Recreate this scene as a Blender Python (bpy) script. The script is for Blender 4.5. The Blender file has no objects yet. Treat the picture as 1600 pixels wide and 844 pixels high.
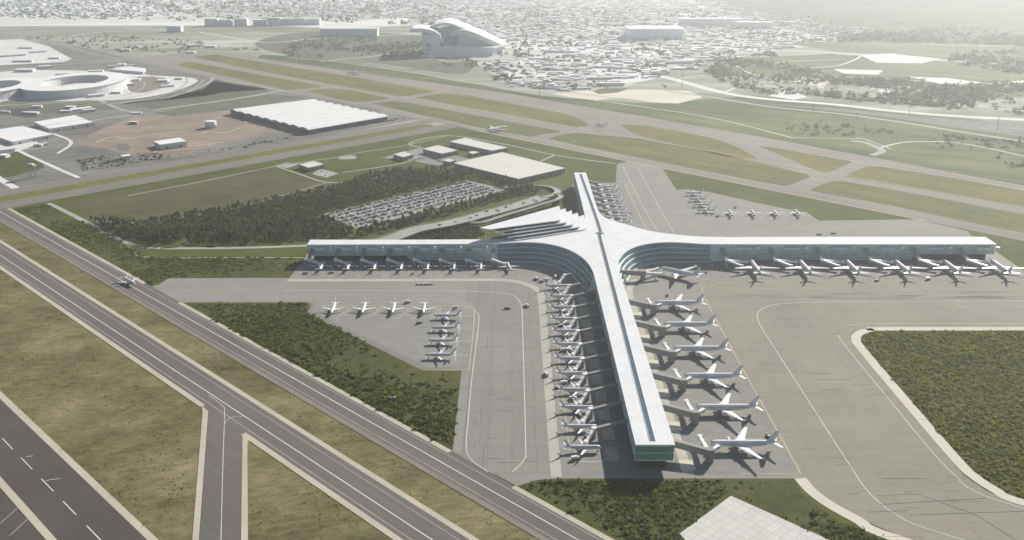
import bpy, bmesh, math, random
import numpy as np
from mathutils import Vector, Matrix
R = math.radians
random.seed(7); RNG = np.random.default_rng(11)
S = bpy.context.scene
COL = S.collection

# ---------------------------------------------------------------- camera, sky, sun, exposure
CAM_H, PITCH, FOC = 435.0, R(19.5), 1461.0
cd = bpy.data.cameras.new('camera'); cam = bpy.data.objects.new('camera', cd); COL.objects.link(cam)
cam.location = (0, 0, CAM_H); cam.rotation_euler = (R(90) - PITCH, 0, 0)
cd.sensor_fit = 'HORIZONTAL'; cd.sensor_width = 36; cd.lens = 36 * FOC / 1600
cd.clip_start = 1; cd.clip_end = 60000
S.camera = cam
SUN_AZ, SUN_EL = R(34), R(28.3)
w = bpy.data.worlds.new('World'); S.world = w; w.use_nodes = True
nt = w.node_tree; bg = nt.nodes['Background']
sky = nt.nodes.new('ShaderNodeTexSky'); sky.sky_type = 'NISHITA'; sky.sun_disc = False
sky.sun_elevation = SUN_EL; sky.sun_rotation = SUN_AZ; sky.air_density = 1.0; sky.dust_density = 0.8; sky.ozone_density = 0.8
nt.links.new(sky.outputs[0], bg.inputs[0]); bg.inputs[1].default_value = 0.05
sd = bpy.data.lights.new('sun', 'SUN'); sun = bpy.data.objects.new('sun', sd); COL.objects.link(sun)
sd.energy = 5.0; sd.angle = R(0.55); sd.color = (1.0, 0.945, 0.865)
dirv = Vector((math.sin(SUN_AZ) * math.cos(SUN_EL), math.cos(SUN_AZ) * math.cos(SUN_EL), math.sin(SUN_EL)))
sun.rotation_euler = dirv.to_track_quat('Z', 'Y').to_euler()
S.view_settings.view_transform = 'Standard'; S.view_settings.look = 'None'
S.view_settings.exposure = 0.52; S.view_settings.gamma = 1
S.render.filter_size = 1.1
cy = S.cycles
cy.max_bounces = 6; cy.diffuse_bounces = 2; cy.glossy_bounces = 2; cy.volume_bounces = 2; cy.transmission_bounces = 2
HAZE_DENSITY, HAZE_G = 0.66e-4, 0.64

# ---------------------------------------------------------------- helpers
def at(px, py, z=0.0):
    """point of the place (metres) that the surveyed photo position px, py names at height z"""
    dx, dy = px - 800, py - 422
    down = FOC * math.sin(PITCH) + dy * math.cos(PITCH); fwd = FOC * math.cos(PITCH) - dy * math.sin(PITCH)
    t = (CAM_H - z) / down
    return (dx * t, fwd * t, z)
def ats(pts, z=0.0): return [at(x, y, z)[:2] for x, y in pts]
def qr(q, r): return ((q - r) / 2 ** .5, (q + r) / 2 ** .5)      # the 45-degree runway grid

def tag(o, label=None, cat=None, group=None, kind=None):
    if label: o['label'] = label
    if cat: o['category'] = cat
    if group: o['group'] = group
    if kind: o['kind'] = kind
    return o
def empty(name, loc=(0, 0, 0), rz=0.0):
    o = bpy.data.objects.new(name, None); COL.objects.link(o)
    o.location = loc; o.rotation_euler = (0, 0, rz); o.empty_display_size = 2
    return o
def obj(name, verts, faces, mat, parent=None, smooth=False, fm=None):
    me = bpy.data.meshes.new(name); me.from_pydata([tuple(v) for v in verts], [], faces)
    for m in (mat if isinstance(mat, (list, tuple)) else [mat]): me.materials.append(m)
    if fm: me.polygons.foreach_set('material_index', fm)
    if smooth: me.polygons.foreach_set('use_smooth', [True] * len(me.polygons))
    me.update()
    o = bpy.data.objects.new(name, me); COL.objects.link(o)
    if parent: o.parent = parent
    return o
def copy_tree(o, parent=None):
    c = o.copy(); COL.objects.link(c)
    if parent: c.parent = parent
    for ch in list(o.children): copy_tree(ch, c)
    return c
class MB:
    """collects shapes, builds one mesh object"""
    def __init__(s): s.v = []; s.f = []; s.m = []
    def add(s, vs, fs, mi=0):
        b = len(s.v); s.v += [tuple(v) for v in vs]; s.f += [tuple(i + b for i in f) for f in fs]; s.m += [mi] * len(fs)
    def prism(s, poly, z0, z1, mi=0, cap=True, bottom=True):
        n = len(poly); a = sum(poly[i][0] * poly[(i + 1) % n][1] - poly[(i + 1) % n][0] * poly[i][1] for i in range(n))
        if a < 0: poly = poly[::-1]
        vs = [(x, y, z0) for x, y in poly] + [(x, y, z1) for x, y in poly]
        fs = [(i, (i + 1) % n, n + (i + 1) % n, n + i) for i in range(n)]
        if cap: fs.append(tuple(range(n, 2 * n)))
        if bottom: fs.append(tuple(reversed(range(n))))
        s.add(vs, fs, mi)
    def box(s, c, d, rz=0.0, mi=0):
        x, y, z = d[0] / 2, d[1] / 2, d[2] / 2; ca, sa = math.cos(rz), math.sin(rz)
        vs = [(c[0] + a * x * ca - b * y * sa, c[1] + a * x * sa + b * y * ca, c[2] + e * z) for e in (-1, 1) for a, b in ((-1, -1), (1, -1), (1, 1), (-1, 1))]
        s.add(vs, [(3, 2, 1, 0), (4, 5, 6, 7), (0, 1, 5, 4), (1, 2, 6, 5), (2, 3, 7, 6), (3, 0, 4, 7)], mi)
    def bar(s, p, q, wd, hd, mi=0):
        """box-section beam from p to q (bottom centre line), wd wide, hd high"""
        p, q = Vector(p), Vector(q); d = (q - p); n = Vector((-d.y, d.x, 0)).normalized() * wd / 2; u = Vector((0, 0, hd))
        vs = [p - n, p + n, p + n + u, p - n + u, q - n, q + n, q + n + u, q - n + u]
        s.add(vs, [(0, 1, 2, 3), (7, 6, 5, 4), (0, 4, 5, 1), (1, 5, 6, 2), (2, 6, 7, 3), (3, 7, 4, 0)], mi)
    def cyl(s, c, r, z0, z1, n=12, mi=0, r2=None):
        r2 = r if r2 is None else r2
        vs = [(c[0] + r * math.cos(2 * math.pi * i / n), c[1] + r * math.sin(2 * math.pi * i / n), z0) for i in range(n)] + \
             [(c[0] + r2 * math.cos(2 * math.pi * i / n), c[1] + r2 * math.sin(2 * math.pi * i / n), z1) for i in range(n)]
        s.add(vs, [(i, (i + 1) % n, n + (i + 1) % n, n + i) for i in range(n)] + [tuple(range(n, 2 * n)), tuple(reversed(range(n)))], mi)
    def tube(s, rings, n=14, mi=0):
        """rings: (x, zc, ry, rz) along local x"""
        vs = []
        for x, zc, ry, rz in rings:
            for i in range(n):
                a = 2 * math.pi * i / n; vs.append((x, ry * math.cos(a), zc + rz * math.sin(a)))
        fs = []
        for k in range(len(rings) - 1):
            for i in range(n):
                a, b = k * n + i, k * n + (i + 1) % n; fs.append((a, b, b + n, a + n))
        fs.append(tuple(reversed(range(n)))); fs.append(tuple(range((len(rings) - 1) * n, len(rings) * n)))
        s.add(vs, fs, mi)
    def ribbon(s, pts, wd, z, mi=0, closed=False):
        n = len(pts); L = []; Rr = []
        for i in range(n):
            a = pts[i - 1] if (i > 0 or closed) else pts[i]; b = pts[(i + 1) % n] if (i < n - 1 or closed) else pts[i]
            d = Vector((b[0] - a[0], b[1] - a[1])).normalized(); nn = Vector((-d.y, d.x)) * wd / 2
            L.append((pts[i][0] + nn.x, pts[i][1] + nn.y, z)); Rr.append((pts[i][0] - nn.x, pts[i][1] - nn.y, z))
        m = n if closed else n - 1
        s.add(L + Rr, [(n + i, n + (i + 1) % n, (i + 1) % n, i) for i in range(m)], mi)
    def build(s, name, mat, parent=None, smooth=False):
        return obj(name, s.v, s.f, mat, parent, smooth, s.m)
def smooth(pts, k=6, closed=False):
    n = len(pts); out = []
    rng = range(n if closed else n - 1)
    for i in rng:
        p0 = pts[i - 1] if (i > 0 or closed) else pts[i]; p1 = pts[i]; p2 = pts[(i + 1) % n]
        p3 = pts[(i + 2) % n] if (i + 2 < n or closed) else p2
        for j in range(k):
            t = j / k
            out.append(tuple(.5 * (2 * p1[a] + (p2[a] - p0[a]) * t + (2 * p0[a] - 5 * p1[a] + 4 * p2[a] - p3[a]) * t * t + (3 * p1[a] - p0[a] - 3 * p2[a] + p3[a]) * t ** 3) for a in (0, 1)))
    if not closed: out.append(tuple(pts[-1]))
    return out
def inside(poly, x, y):
    """vectorised point in polygon"""
    x = np.asarray(x); y = np.asarray(y); c = np.zeros(x.shape, bool); n = len(poly)
    for i in range(n):
        x1, y1 = poly[i]; x2, y2 = poly[(i + 1) % n]
        if y1 == y2: continue
        c ^= ((y1 > y) != (y2 > y)) & (x < (x2 - x1) * (y - y1) / (y2 - y1) + x1)
    return c

# ---------------------------------------------------------------- materials
def newmat(name):
    m = bpy.data.materials.new(name); m.use_nodes = True
    return m, m.node_tree, m.node_tree.nodes['Principled BSDF']
def plain(name, c, rough=.6, metal=0., spec=.5):
    m, t, b = newmat(name)
    b.inputs['Base Color'].default_value = (*c, 1); b.inputs['Roughness'].default_value = rough
    b.inputs['Metallic'].default_value = metal; b.inputs['Specular IOR Level'].default_value = spec
    return m
def noisy(name, stops, layers, rough=.9, spec=.04, rot=0., bump=0., joints=None):
    """stops: colour ramp; layers: list of (scale 1/m, stretch-x, weight, detail); mixed noise drives the ramp"""
    m, t, b = newmat(name); N, L = t.nodes, t.links
    geo = N.new('ShaderNodeNewGeometry')
    acc = None
    for sc, st, wt, det in layers:
        mp = N.new('ShaderNodeMapping'); mp.vector_type = 'TEXTURE'
        mp.inputs['Rotation'].default_value = (0, 0, rot); mp.inputs['Scale'].default_value = (st / sc, 1 / sc, 1 / sc)
        L.new(geo.outputs['Position'], mp.inputs['Vector'])
        nz = N.new('ShaderNodeTexNoise'); nz.inputs['Scale'].default_value = 1; nz.inputs['Detail'].default_value = det
        nz.inputs['Roughness'].default_value = .62; L.new(mp.outputs[0], nz.inputs['Vector'])
        mu = N.new('ShaderNodeMath'); mu.operation = 'MULTIPLY_ADD'; mu.inputs[1].default_value = wt
        L.new(nz.outputs['Fac'], mu.inputs[0])
        if acc is None: mu.inputs[2].default_value = .5 - .5 * sum(l[2] for l in layers)
        else: L.new(acc, mu.inputs[2])
        acc = mu.outputs[0]
    rp = N.new('ShaderNodeValToRGB'); el = rp.color_ramp.elements
    while len(el) < len(stops): el.new(.5)
    for e, (p, c) in zip(el, stops): e.position = p; e.color = (*c, 1)
    L.new(acc, rp.inputs[0]); colr = rp.outputs[0]
    if joints:                                            # concrete slab joints: pitch, darkness, angle
        pit, dk, ang = joints
        mp = N.new('ShaderNodeMapping'); mp.vector_type = 'TEXTURE'; mp.inputs['Rotation'].default_value = (0, 0, ang)
        mp.inputs['Scale'].default_value = (pit, pit, pit); L.new(geo.outputs['Position'], mp.inputs['Vector'])
        br = N.new('ShaderNodeTexBrick'); br.offset = 0; br.inputs['Scale'].default_value = 1
        br.inputs['Mortar Size'].default_value = .022; br.inputs['Brick Width'].default_value = 1; br.inputs['Row Height'].default_value = 1
        br.inputs['Color1'].default_value = (1, 1, 1, 1); br.inputs['Color2'].default_value = (.93, .93, .94, 1); br.inputs['Mortar'].default_value = (dk, dk, dk, 1)
        L.new(mp.outputs[0], br.inputs['Vector'])
        mx = N.new('ShaderNodeMix'); mx.data_type = 'RGBA'; mx.blend_type = 'MULTIPLY'; mx.inputs[0].default_value = 1
        L.new(colr, mx.inputs[6]); L.new(br.outputs['Color'], mx.inputs[7]); colr = mx.outputs[2]
    L.new(colr, b.inputs['Base Color'])
    b.inputs['Roughness'].default_value = rough; b.inputs['Specular IOR Level'].default_value = spec
    if bump:
        bp = N.new('ShaderNodeBump'); bp.inputs['Strength'].default_value = .6; bp.inputs['Distance'].default_value = bump
        L.new(acc, bp.inputs['Height']); L.new(bp.outputs[0], b.inputs['Normal'])
    return m
M = {}
M['asphalt'] = noisy('asphalt', [(.25, (.12, .112, .106)), (.5, (.15, .142, .134)), (.75, (.19, .178, .166))], [(.004, 1, .5, 3), (.25, 40, .55, 4), (.6, 1, .35, 3)], rot=R(-45), rough=.85)
M['asphalt_dark'] = noisy('asphalt_dark', [(.25, (.078, .068, .062)), (.5, (.1, .088, .082)), (.75, (.128, .114, .106))], [(.01, 1, .6, 4), (.3, 18, .4, 4)], rot=R(-45), rough=.85)
M['asphalt_pale'] = noisy('asphalt_pale', [(.25, (.22, .2, .18)), (.5, (.27, .245, .22)), (.75, (.33, .3, .265))], [(.005, 1, .6, 4), (.05, 14, .6, 4)], rot=R(-45))
M['asphalt_ne'] = noisy('asphalt_ne', [(.25, (.17, .16, .147)), (.5, (.205, .19, .175)), (.75, (.25, .232, .21))], [(.005, 1, .6, 4), (.06, 14, .5, 4)], rot=R(45))
M['shoulder_grey'] = noisy('shoulder_grey', [(.3, (.2, .175, .15)), (.7, (.28, .245, .21))], [(.02, 1, .6, 4), (.3, 10, .5, 3)], rot=R(-45))
M['cream'] = noisy('cream', [(.25, (.4, .36, .29)), (.5, (.5, .455, .37)), (.75, (.58, .53, .44))], [(.02, 1, .6, 4), (.5, 1, .4, 3)])
M['cream_bright'] = noisy('cream_bright', [(.25, (.54, .51, .43)), (.75, (.68, .64, .55))], [(.02, 1, .6, 4), (.5, 1, .3, 3)])
M['concrete'] = noisy('concrete', [(.2, (.205, .193, .175)), (.42, (.275, .262, .24)), (.6, (.305, .291, .268)), (.82, (.37, .352, .325))], [(.006, 1, .55, 4), (.05, 10, .5, 5), (.4, 3, .25, 3)], rough=.8, joints=(15, .9, 0))
M['concrete_ns'] = noisy('concrete_ns', [(.2, (.195, .18, .165)), (.42, (.265, .246, .226)), (.6, (.3, .28, .258)), (.82, (.365, .34, .312))], [(.006, 1, .55, 4), (.05, 9, .5, 5), (.4, 3, .25, 3)], rot=R(90), rough=.8, joints=(22, .8, 0))
M['concrete_warm'] = noisy('concrete_warm', [(.2, (.185, .169, .135)), (.42, (.27, .25, .205)), (.6, (.303, .281, .232)), (.82, (.37, .346, .288))], [(.008, 1, .6, 5), (.06, 8, .5, 5), (.5, 3, .3, 4)], rough=.8, joints=(45, .9, 0))
M['stand'] = noisy('stand', [(.2, (.22, .212, .195)), (.5, (.278, .27, .25)), (.8, (.33, .32, .295))], [(.01, 1, .6, 4), (.12, 5, .4, 4), (.5, 1, .25, 3)], joints=(12, .86, R(20)))
M['stand_border'] = noisy('stand_border', [(.2, (.2, .188, .165)), (.8, (.27, .255, .225))], [(.02, 1, .6, 4), (.2, 5, .4, 4)])
M['strip'] = noisy('strip', [(.2, (.42, .4, .34)), (.8, (.52, .495, .43))], [(.03, 1, .6, 4), (.3, 1, .4, 3)], joints=(24, .85, 0))
M['tiles'] = noisy('tiles', [(.2, (.55, .535, .5)), (.8, (.68, .665, .63))], [(.05, 1, .6, 4), (.4, 1, .3, 3)], joints=(7.5, .62, R(42)))
M['grass_dry'] = noisy('grass_dry', [(.15, (.06, .056, .027)), (.36, (.125, .115, .053)), (.52, (.176, .158, .078)), (.66, (.228, .2, .104)), (.85, (.325, .285, .165))], [(.009, 1.3, .8, 5), (.04, 1.6, .75, 6), (.2, 2.2, .7, 6), (.8, 1.5, .5, 4)], bump=1.2, rot=R(15))
M['lawn'] = noisy('lawn', [(.2, (.045, .06, .014)), (.5, (.085, .1, .024)), (.8, (.14, .145, .04))], [(.008, 1, .7, 5), (.05, 1.5, .6, 5), (.4, 1, .4, 4)], bump=.8)
M['field'] = noisy('field', [(.2, (.055, .055, .026)), (.45, (.09, .086, .042)), (.8, (.145, .13, .066))], [(.009, 1, .8, 6), (.06, 3, .6, 5), (.4, 1, .4, 4)], bump=.8)
M['scrub_ground'] = noisy('scrub_ground', [(.25, (.045, .052, .018)), (.5, (.078, .086, .028)), (.8, (.13, .125, .044))], [(.015, 1, .8, 5), (.1, 1, .6, 5), (.5, 1, .4, 4)], bump=1.0)
M['olive'] = noisy('olive', [(.2, (.08, .09, .028)), (.42, (.13, .126, .038)), (.6, (.18, .162, .05)), (.85, (.24, .204, .072))], [(.01, 2, .8, 6), (.06, 1, .5, 5), (.3, 2, .4, 4)], rot=R(-45), bump=.8)
M['olive_green'] = noisy('olive_green', [(.2, (.06, .085, .036)), (.4, (.095, .118, .042)), (.56, (.145, .145, .05)), (.68, (.185, .165, .06)), (.85, (.24, .2, .08))], [(.006, 4, .7, 6), (.03, 3, .7, 6), (.15, 1.5, .7, 5)], rot=R(-45), bump=1.2)
M['meadow'] = noisy('meadow', [(.2, (.04, .058, .032)), (.4, (.078, .1, .044)), (.6, (.13, .15, .058)), (.82, (.2, .195, .1))], [(.003, 3, .95, 6), (.015, 3, .9, 6), (.15, 1, .4, 4)], rot=R(-30))
M['grey_grass'] = noisy('grey_grass', [(.25, (.09, .105, .075)), (.5, (.13, .145, .105)), (.8, (.2, .21, .16))], [(.004, 2, .8, 6), (.03, 1.5, .6, 6)], rot=R(-20))
M['country'] = noisy('country', [(.2, (.14, .155, .115)), (.42, (.22, .235, .18)), (.58, (.34, .345, .29)), (.75, (.55, .54, .49))], [(.0016, 3.5, .9, 6), (.008, 3, .7, 6), (.05, 2, .4, 4)])
M['city_ground'] = noisy('city_ground', [(.22, (.2, .215, .18)), (.4, (.33, .34, .3)), (.56, (.47, .47, .435)), (.75, (.66, .66, .63))], [(.002, 3, .6, 5), (.012, 3.5, .8, 6), (.06, 2.5, .6, 5)])
M['wood_ground'] = noisy('wood_ground', [(.2, (.1, .12, .08)), (.5, (.16, .185, .125)), (.8, (.26, .275, .19))], [(.002, 2, .9, 6), (.012, 1.5, .7, 6), (.06, 1, .4, 4)])
M['sand'] = noisy('sand', [(.2, (.16, .125, .1)), (.42, (.25, .2, .162)), (.6, (.31, .25, .21)), (.82, (.44, .38, .325))], [(.008, 1, .8, 6), (.05, 2, .6, 6), (.3, 1, .4, 4)], rot=R(30), bump=.6)
M['sand_pale'] = noisy('sand_pale', [(.2, (.52, .48, .38)), (.8, (.72, .68, .57))], [(.01, 2, .8, 6), (.06, 1, .5, 5)])
M['dirt'] = noisy('dirt', [(.2, (.1, .096, .086)), (.4, (.165, .16, .147)), (.6, (.225, .218, .2)), (.82, (.36, .35, .325))], [(.008, 2, .8, 6), (.05, 2, .7, 6), (.3, 1, .4, 4)], rot=R(20), bump=.8)
M['pale_paving'] = noisy('pale_paving', [(.2, (.5, .49, .47)), (.5, (.66, .65, .63)), (.8, (.78, .77, .76))], [(.006, 2, .8, 6), (.05, 3, .5, 5)])
M['road_pale'] = noisy('road_pale', [(.2, (.32, .31, .285)), (.8, (.44, .43, .4))], [(.02, 1, .7, 4), (.3, 1, .4, 3)])
M['lot'] = noisy('lot', [(.2, (.27, .265, .25)), (.8, (.38, .372, .35))], [(.02, 1, .7, 4), (.3, 1, .4, 3)])
M['paint'] = noisy('paint', [(.2, (.5, .48, .44)), (.7, (.72, .7, .66))], [(.04, 1, .9, 4), (.6, 1, .6, 3)])
M['paint_faint'] = noisy('paint_faint', [(.2, (.26, .235, .21)), (.7, (.42, .39, .35))], [(.03, 1, .9, 4), (.6, 1, .6, 3)])
M['paint_yellow'] = noisy('paint_yellow', [(.2, (.46, .39, .22)), (.7, (.62, .54, .34))], [(.04, 1, .9, 4), (.6, 1, .5, 3)])
M['crack'] = plain('crack', (.1, .09, .075), .9)
M['roof_white'] = noisy('roof_white', [(.25, (.71, .715, .72)), (.75, (.79, .795, .8))], [(.015, 1, .6, 3), (.12, 4, .5, 4)], rough=.5, joints=(11.3, .9, 0))
M['white_metal'] = plain('white_metal', (.78, .78, .77), .4)
M['glass'] = noisy('glass', [(.2, (.28, .48, .47)), (.5, (.48, .68, .66)), (.8, (.68, .84, .81))], [(.03, 1, .8, 3), (.11, 1, .7, 2)], rough=.12, spec=.8)
M['glass_green'] = noisy('glass_green', [(.2, (.09, .23, .15)), (.8, (.2, .42, .28))], [(.1, 1, .7, 3), (.5, .2, .6, 2)], rough=.15, spec=.6)
M['glass_blue'] = noisy('glass_blue', [(.2, (.03, .06, .09)), (.8, (.075, .13, .18))], [(.05, 1, .8, 3)], rough=.6, spec=.1)
M['skylight_end'] = plain('skylight_end', (.3, .42, .46), .4)
M['mullion'] = plain('mullion', (.34, .4, .4), .5)
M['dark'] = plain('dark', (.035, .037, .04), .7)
M['core'] = noisy('core', [(.2, (.04, .042, .046)), (.8, (.075, .078, .082))], [(.1, 1, .8, 3)], rough=.6)
M['bridge_grey'] = noisy('bridge_grey', [(.2, (.27, .263, .25)), (.8, (.35, .342, .325))], [(.08, 1, .8, 3)], rough=.6)
M['bridge_white'] = plain('bridge_white', (.74, .74, .73), .4)
M['plane_white'] = plain('plane_white', (.8, .8, .8), .28)
M['plane_grey'] = plain('plane_grey', (.62, .64, .67), .32)
M['engine'] = plain('engine', (.68, .69, .71), .3)
M['tyre'] = plain('tyre', (.03, .03, .03), .8)
M['window_dark'] = plain('window_dark', (.02, .025, .03), .1)
M['roof_beige'] = noisy('roof_beige', [(.2, (.58, .57, .52)), (.8, (.68, .67, .62))], [(.03, 1, .8, 4), (.3, 6, .4, 3)], rot=R(45), rough=.7)
M['wall_grey'] = noisy('wall_grey', [(.2, (.27, .265, .26)), (.8, (.36, .355, .35))], [(.1, 1, .8, 4)])
M['wall_blue'] = noisy('wall_blue', [(.2, (.1, .12, .15)), (.8, (.15, .17, .2))], [(.1, 1, .8, 4)])
M['wall_white'] = noisy('wall_white', [(.2, (.62, .62, .62)), (.8, (.74, .74, .735))], [(.05, 1, .8, 4)])
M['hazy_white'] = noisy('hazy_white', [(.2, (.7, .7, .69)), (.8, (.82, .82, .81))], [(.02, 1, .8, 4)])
M['pale_blue'] = plain('pale_blue', (.66, .73, .82), .4)
M['door_grey'] = plain('door_grey', (.16, .165, .17), .5)
M['leaf_dark'] = noisy('leaf_dark', [(.2, (.034, .044, .022)), (.5, (.072, .088, .038)), (.8, (.13, .142, .058))], [(.03, 1, .7, 3), (.4, 1, .9, 3)], rough=.7)
M['leaf_scrub'] = noisy('leaf_scrub', [(.2, (.06, .088, .014)), (.45, (.115, .152, .026)), (.62, (.165, .19, .036)), (.85, (.235, .235, .052))], [(.018, 1, .9, 4), (.3, 1, .8, 3)], rough=.7)
M['leaf_scrub_light'] = noisy('leaf_scrub_light', [(.2, (.11, .13, .016)), (.38, (.2, .215, .03)), (.6, (.3, .29, .044)), (.85, (.41, .355, .075))], [(.02, 1, .9, 5), (.25, 1, .9, 4)], rough=.7)
M['leaf_olive'] = noisy('leaf_olive', [(.2, (.11, .14, .055)), (.5, (.17, .19, .07)), (.8, (.24, .235, .09))], [(.02, 1, .9, 4), (.2, 1, .8, 3)], rough=.8)
M['leaf_hill'] = noisy('leaf_hill', [(.2, (.07, .09, .05)), (.5, (.12, .14, .078)), (.8, (.19, .2, .11))], [(.01, 1, .9, 4), (.1, 1, .8, 3)], rough=.8)
M['leaf_tuft'] = noisy('leaf_tuft', [(.2, (.09, .088, .04)), (.5, (.15, .142, .068)), (.8, (.24, .215, .115))], [(.02, 1, .9, 4), (.3, 1, .8, 3)], rough=.8)
for k in [k for k in M if k.startswith('leaf')]:                     # leaves let some light through
    t = M[k].node_tree; b = t.nodes['Principled BSDF']; out_ = t.nodes['Material Output']
    tr = t.nodes.new('ShaderNodeBsdfTranslucent'); mx = t.nodes.new('ShaderNodeMixShader'); mx.inputs[0].default_value = .45
    t.links.new(b.inputs['Base Color'].links[0].from_socket, tr.inputs[0]); t.links.new(b.outputs[0], mx.inputs[1]); t.links.new(tr.outputs[0], mx.inputs[2]); t.links.new(mx.outputs[0], out_.inputs[0])
for k in ('leaf_dark',):                                             # every tree its own shade of green
    t = M[k].node_tree; oi = t.nodes.new('ShaderNodeObjectInfo'); hs = t.nodes.new('ShaderNodeHueSaturation'); mr = t.nodes.new('ShaderNodeMapRange')
    mr.inputs[3].default_value = .6; mr.inputs[4].default_value = 1.55; t.links.new(oi.outputs['Random'], mr.inputs[0]); t.links.new(mr.outputs[0], hs.inputs['Value'])
    src = t.nodes['Principled BSDF'].inputs['Base Color'].links[0].from_socket; t.links.new(src, hs.inputs['Color'])
    for l in list(src.links):
        if l.to_node != hs: t.links.new(hs.outputs[0], l.to_socket)
M['bark'] = plain('bark', (.09, .07, .05), .9)
CARC = {'white': (.72, .72, .72), 'black': (.02, .02, .022), 'silver grey': (.4, .41, .42), 'dark blue': (.03, .05, .12), 'dark red': (.2, .03, .03)}
for k, c in CARC.items(): M['car_' + k] = plain('car_paint', c, .3)

# ---------------------------------------------------------------- the haze that fills the air
mb = MB(); mb.box((0, 4000, (-1.5 + 450) / 2), (34000, 34000, 451.5))
hz, t, b = newmat('haze'); N, L = t.nodes, t.links
N.remove(b); pv = N.new('ShaderNodeVolumePrincipled'); pv.inputs['Density'].default_value = HAZE_DENSITY
pv.inputs['Color'].default_value = (.925, .962, 1.0, 1); pv.inputs['Anisotropy'].default_value = HAZE_G
L.new(pv.outputs[0], N['Material Output'].inputs['Volume'])
tag(mb.build('haze', hz), kind='stuff')

# ---------------------------------------------------------------- ground sheets
LZ = .03
def sheet(name, pts, mat, layer, kind='structure'):
    n = len(pts); a = sum(pts[i][0] * pts[(i + 1) % n][1] - pts[(i + 1) % n][0] * pts[i][1] for i in range(n))
    if a < 0: pts = pts[::-1]
    return tag(obj(name, [(x, y, layer * LZ) for x, y in pts], [tuple(range(n))], mat), kind=kind)
def sheetp(name, px, mat, layer, sm=0):
    p = ats(px)
    if sm: p = smooth(p, sm, True)
    return sheet(name, p, mat, layer)
def band(name, q0, q1, r0, r1, mat, layer): return sheet(name, [qr(q0, r0), qr(q1, r0), qr(q1, r1), qr(q0, r1)], mat, layer)

sheet('ground', [(-15000, -11000), (15000, -11000), (15000, 19000), (-15000, 19000)], M['country'], 0)
# near side of the airport: dry grass between the taxiways
sheet('dry_grass', [qr(-900, -1200), qr(450, -1200), qr(450, 1712), qr(-900, 1712)], M['grass_dry'], 1)
# airport lawn between the taxiways
sheet('lawn', [qr(449, -900), qr(1520, -900), qr(1520, 1706), qr(449, 1706)], M['lawn'], 2)
# far city ground and zones beyond the runway
sheetp('city_ground', [(735, 92), (800, 138), (880, 146), (985, 134), (1040, 110), (1130, 86), (1290, 70), (1340, 52), (1440, 38), (1480, 6), (1400, -30), (700, -30), (640, 0), (640, 40)], M['city_ground'], 2)
M['haze_tinted_fields'] = noisy('haze_tinted_fields', [(.2, (.42, .43, .4)), (.42, (.6, .61, .58)), (.58, (.72, .72, .69)), (.75, (.82, .82, .8))], [(.0014, 5, .9, 6), (.006, 4, .7, 6), (.04, 2, .4, 4)])  # distant haze painted into the field colour, whiter than the open country
sheetp('haze_tinted_fields', [(-900, 44), (200, 40), (420, 40), (520, 44), (700, 38), (760, 20), (1500, 8), (1800, -60), (-900, -60)], M['haze_tinted_fields'], 1)
sheetp('city_ground', [(300, 8), (760, 4), (760, 22), (520, 34), (300, 26)], M['city_ground'], 3)
sheetp('meadow', [(400, 92), (800, 148), (1200, 217), (1680, 306), (1680, 200), (1600, 196), (1400, 172), (1180, 150), (1040, 162), (925, 156), (840, 149), (735, 130), (640, 112), (470, 88)], M['meadow'], 1, 2)
sheetp('grey_grass', [(480, 50), (660, 56), (670, 80), (735, 92), (720, 116), (600, 100), (440, 84), (400, 66)], M['grey_grass'], 2, 4)
sheetp('sand_lot', [(860, 147), (930, 140), (1010, 140), (1075, 142), (1098, 152), (1060, 162), (1020, 160), (970, 153), (930, 157)], M['sand_pale'], 4)
sheetp('green_patch', [(925, 142), (945, 138), (985, 138), (965, 145), (935, 147)], M['meadow'], 5)
sheetp('meadow_hill', [(1230, 68), (1270, 62), (1500, 68), (1680, 76), (1680, 100), (1460, 92), (1300, 80)], M['meadow'], 3)
sheetp('bush_ground', [(1100, 118), (1300, 128), (1680, 160), (1680, 106), (1470, 96), (1300, 84), (1140, 92)], M['meadow'], 1)
sheetp('pale_lot', [(1234, 119), (1294, 124), (1287, 138), (1252, 130)], M['sand_pale'], 4)
sheetp('pale_lot', [(1200, 150), (1232, 140), (1262, 152), (1240, 156)], M['pale_paving'], 4)
sheetp('pale_lot', [(1395, 133), (1412, 130), (1465, 143), (1430, 147), (1400, 141)], M['sand_pale'], 4)
sheetp('pale_lot', [(1345, 87), (1390, 84), (1470, 92), (1440, 99), (1370, 98)], M['pale_paving'], 4)
sheetp('pale_lot', [(1302, 108), (1380, 110), (1372, 117), (1318, 115)], M['pale_paving'], 4)
sheetp('pale_lot', [(1360, 138), (1375, 135), (1398, 143), (1385, 147)], M['pale_paving'], 4)
# highway beyond the runway
def road(name, px, wd, mat, layer, sm=5):
    mb = MB(); mb.ribbon(smooth(ats(px), sm), wd, layer * LZ); return tag(mb.build(name, mat), kind='structure')
road('highway', [(985, 108), (1010, 114), (1060, 126), (1130, 145), (1200, 155), (1300, 163), (1400, 174), (1500, 182), (1700, 192)], 34, M['pale_paving'], 6)
road('highway', [(1040, 142), (1110, 152), (1190, 165), (1250, 172), (1330, 180), (1420, 193), (1500, 206), (1700, 236)], 17, M['road_pale'], 6)
sheetp('embankment', [(1190, 161), (1300, 169), (1400, 179), (1500, 187), (1680, 197), (1680, 226), (1600, 214), (1500, 200), (1420, 188), (1330, 176), (1250, 168)], M['dirt'], 5)
road('road', [(1330, 220), (1352, 223), (1372, 231), (1378, 237), (1362, 243)], 16, M['road_pale'], 6)
road('road', [(1240, 215), (1330, 217), (1345, 216), (1372, 225), (1392, 233)], 7, M['road_pale'], 6)
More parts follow.
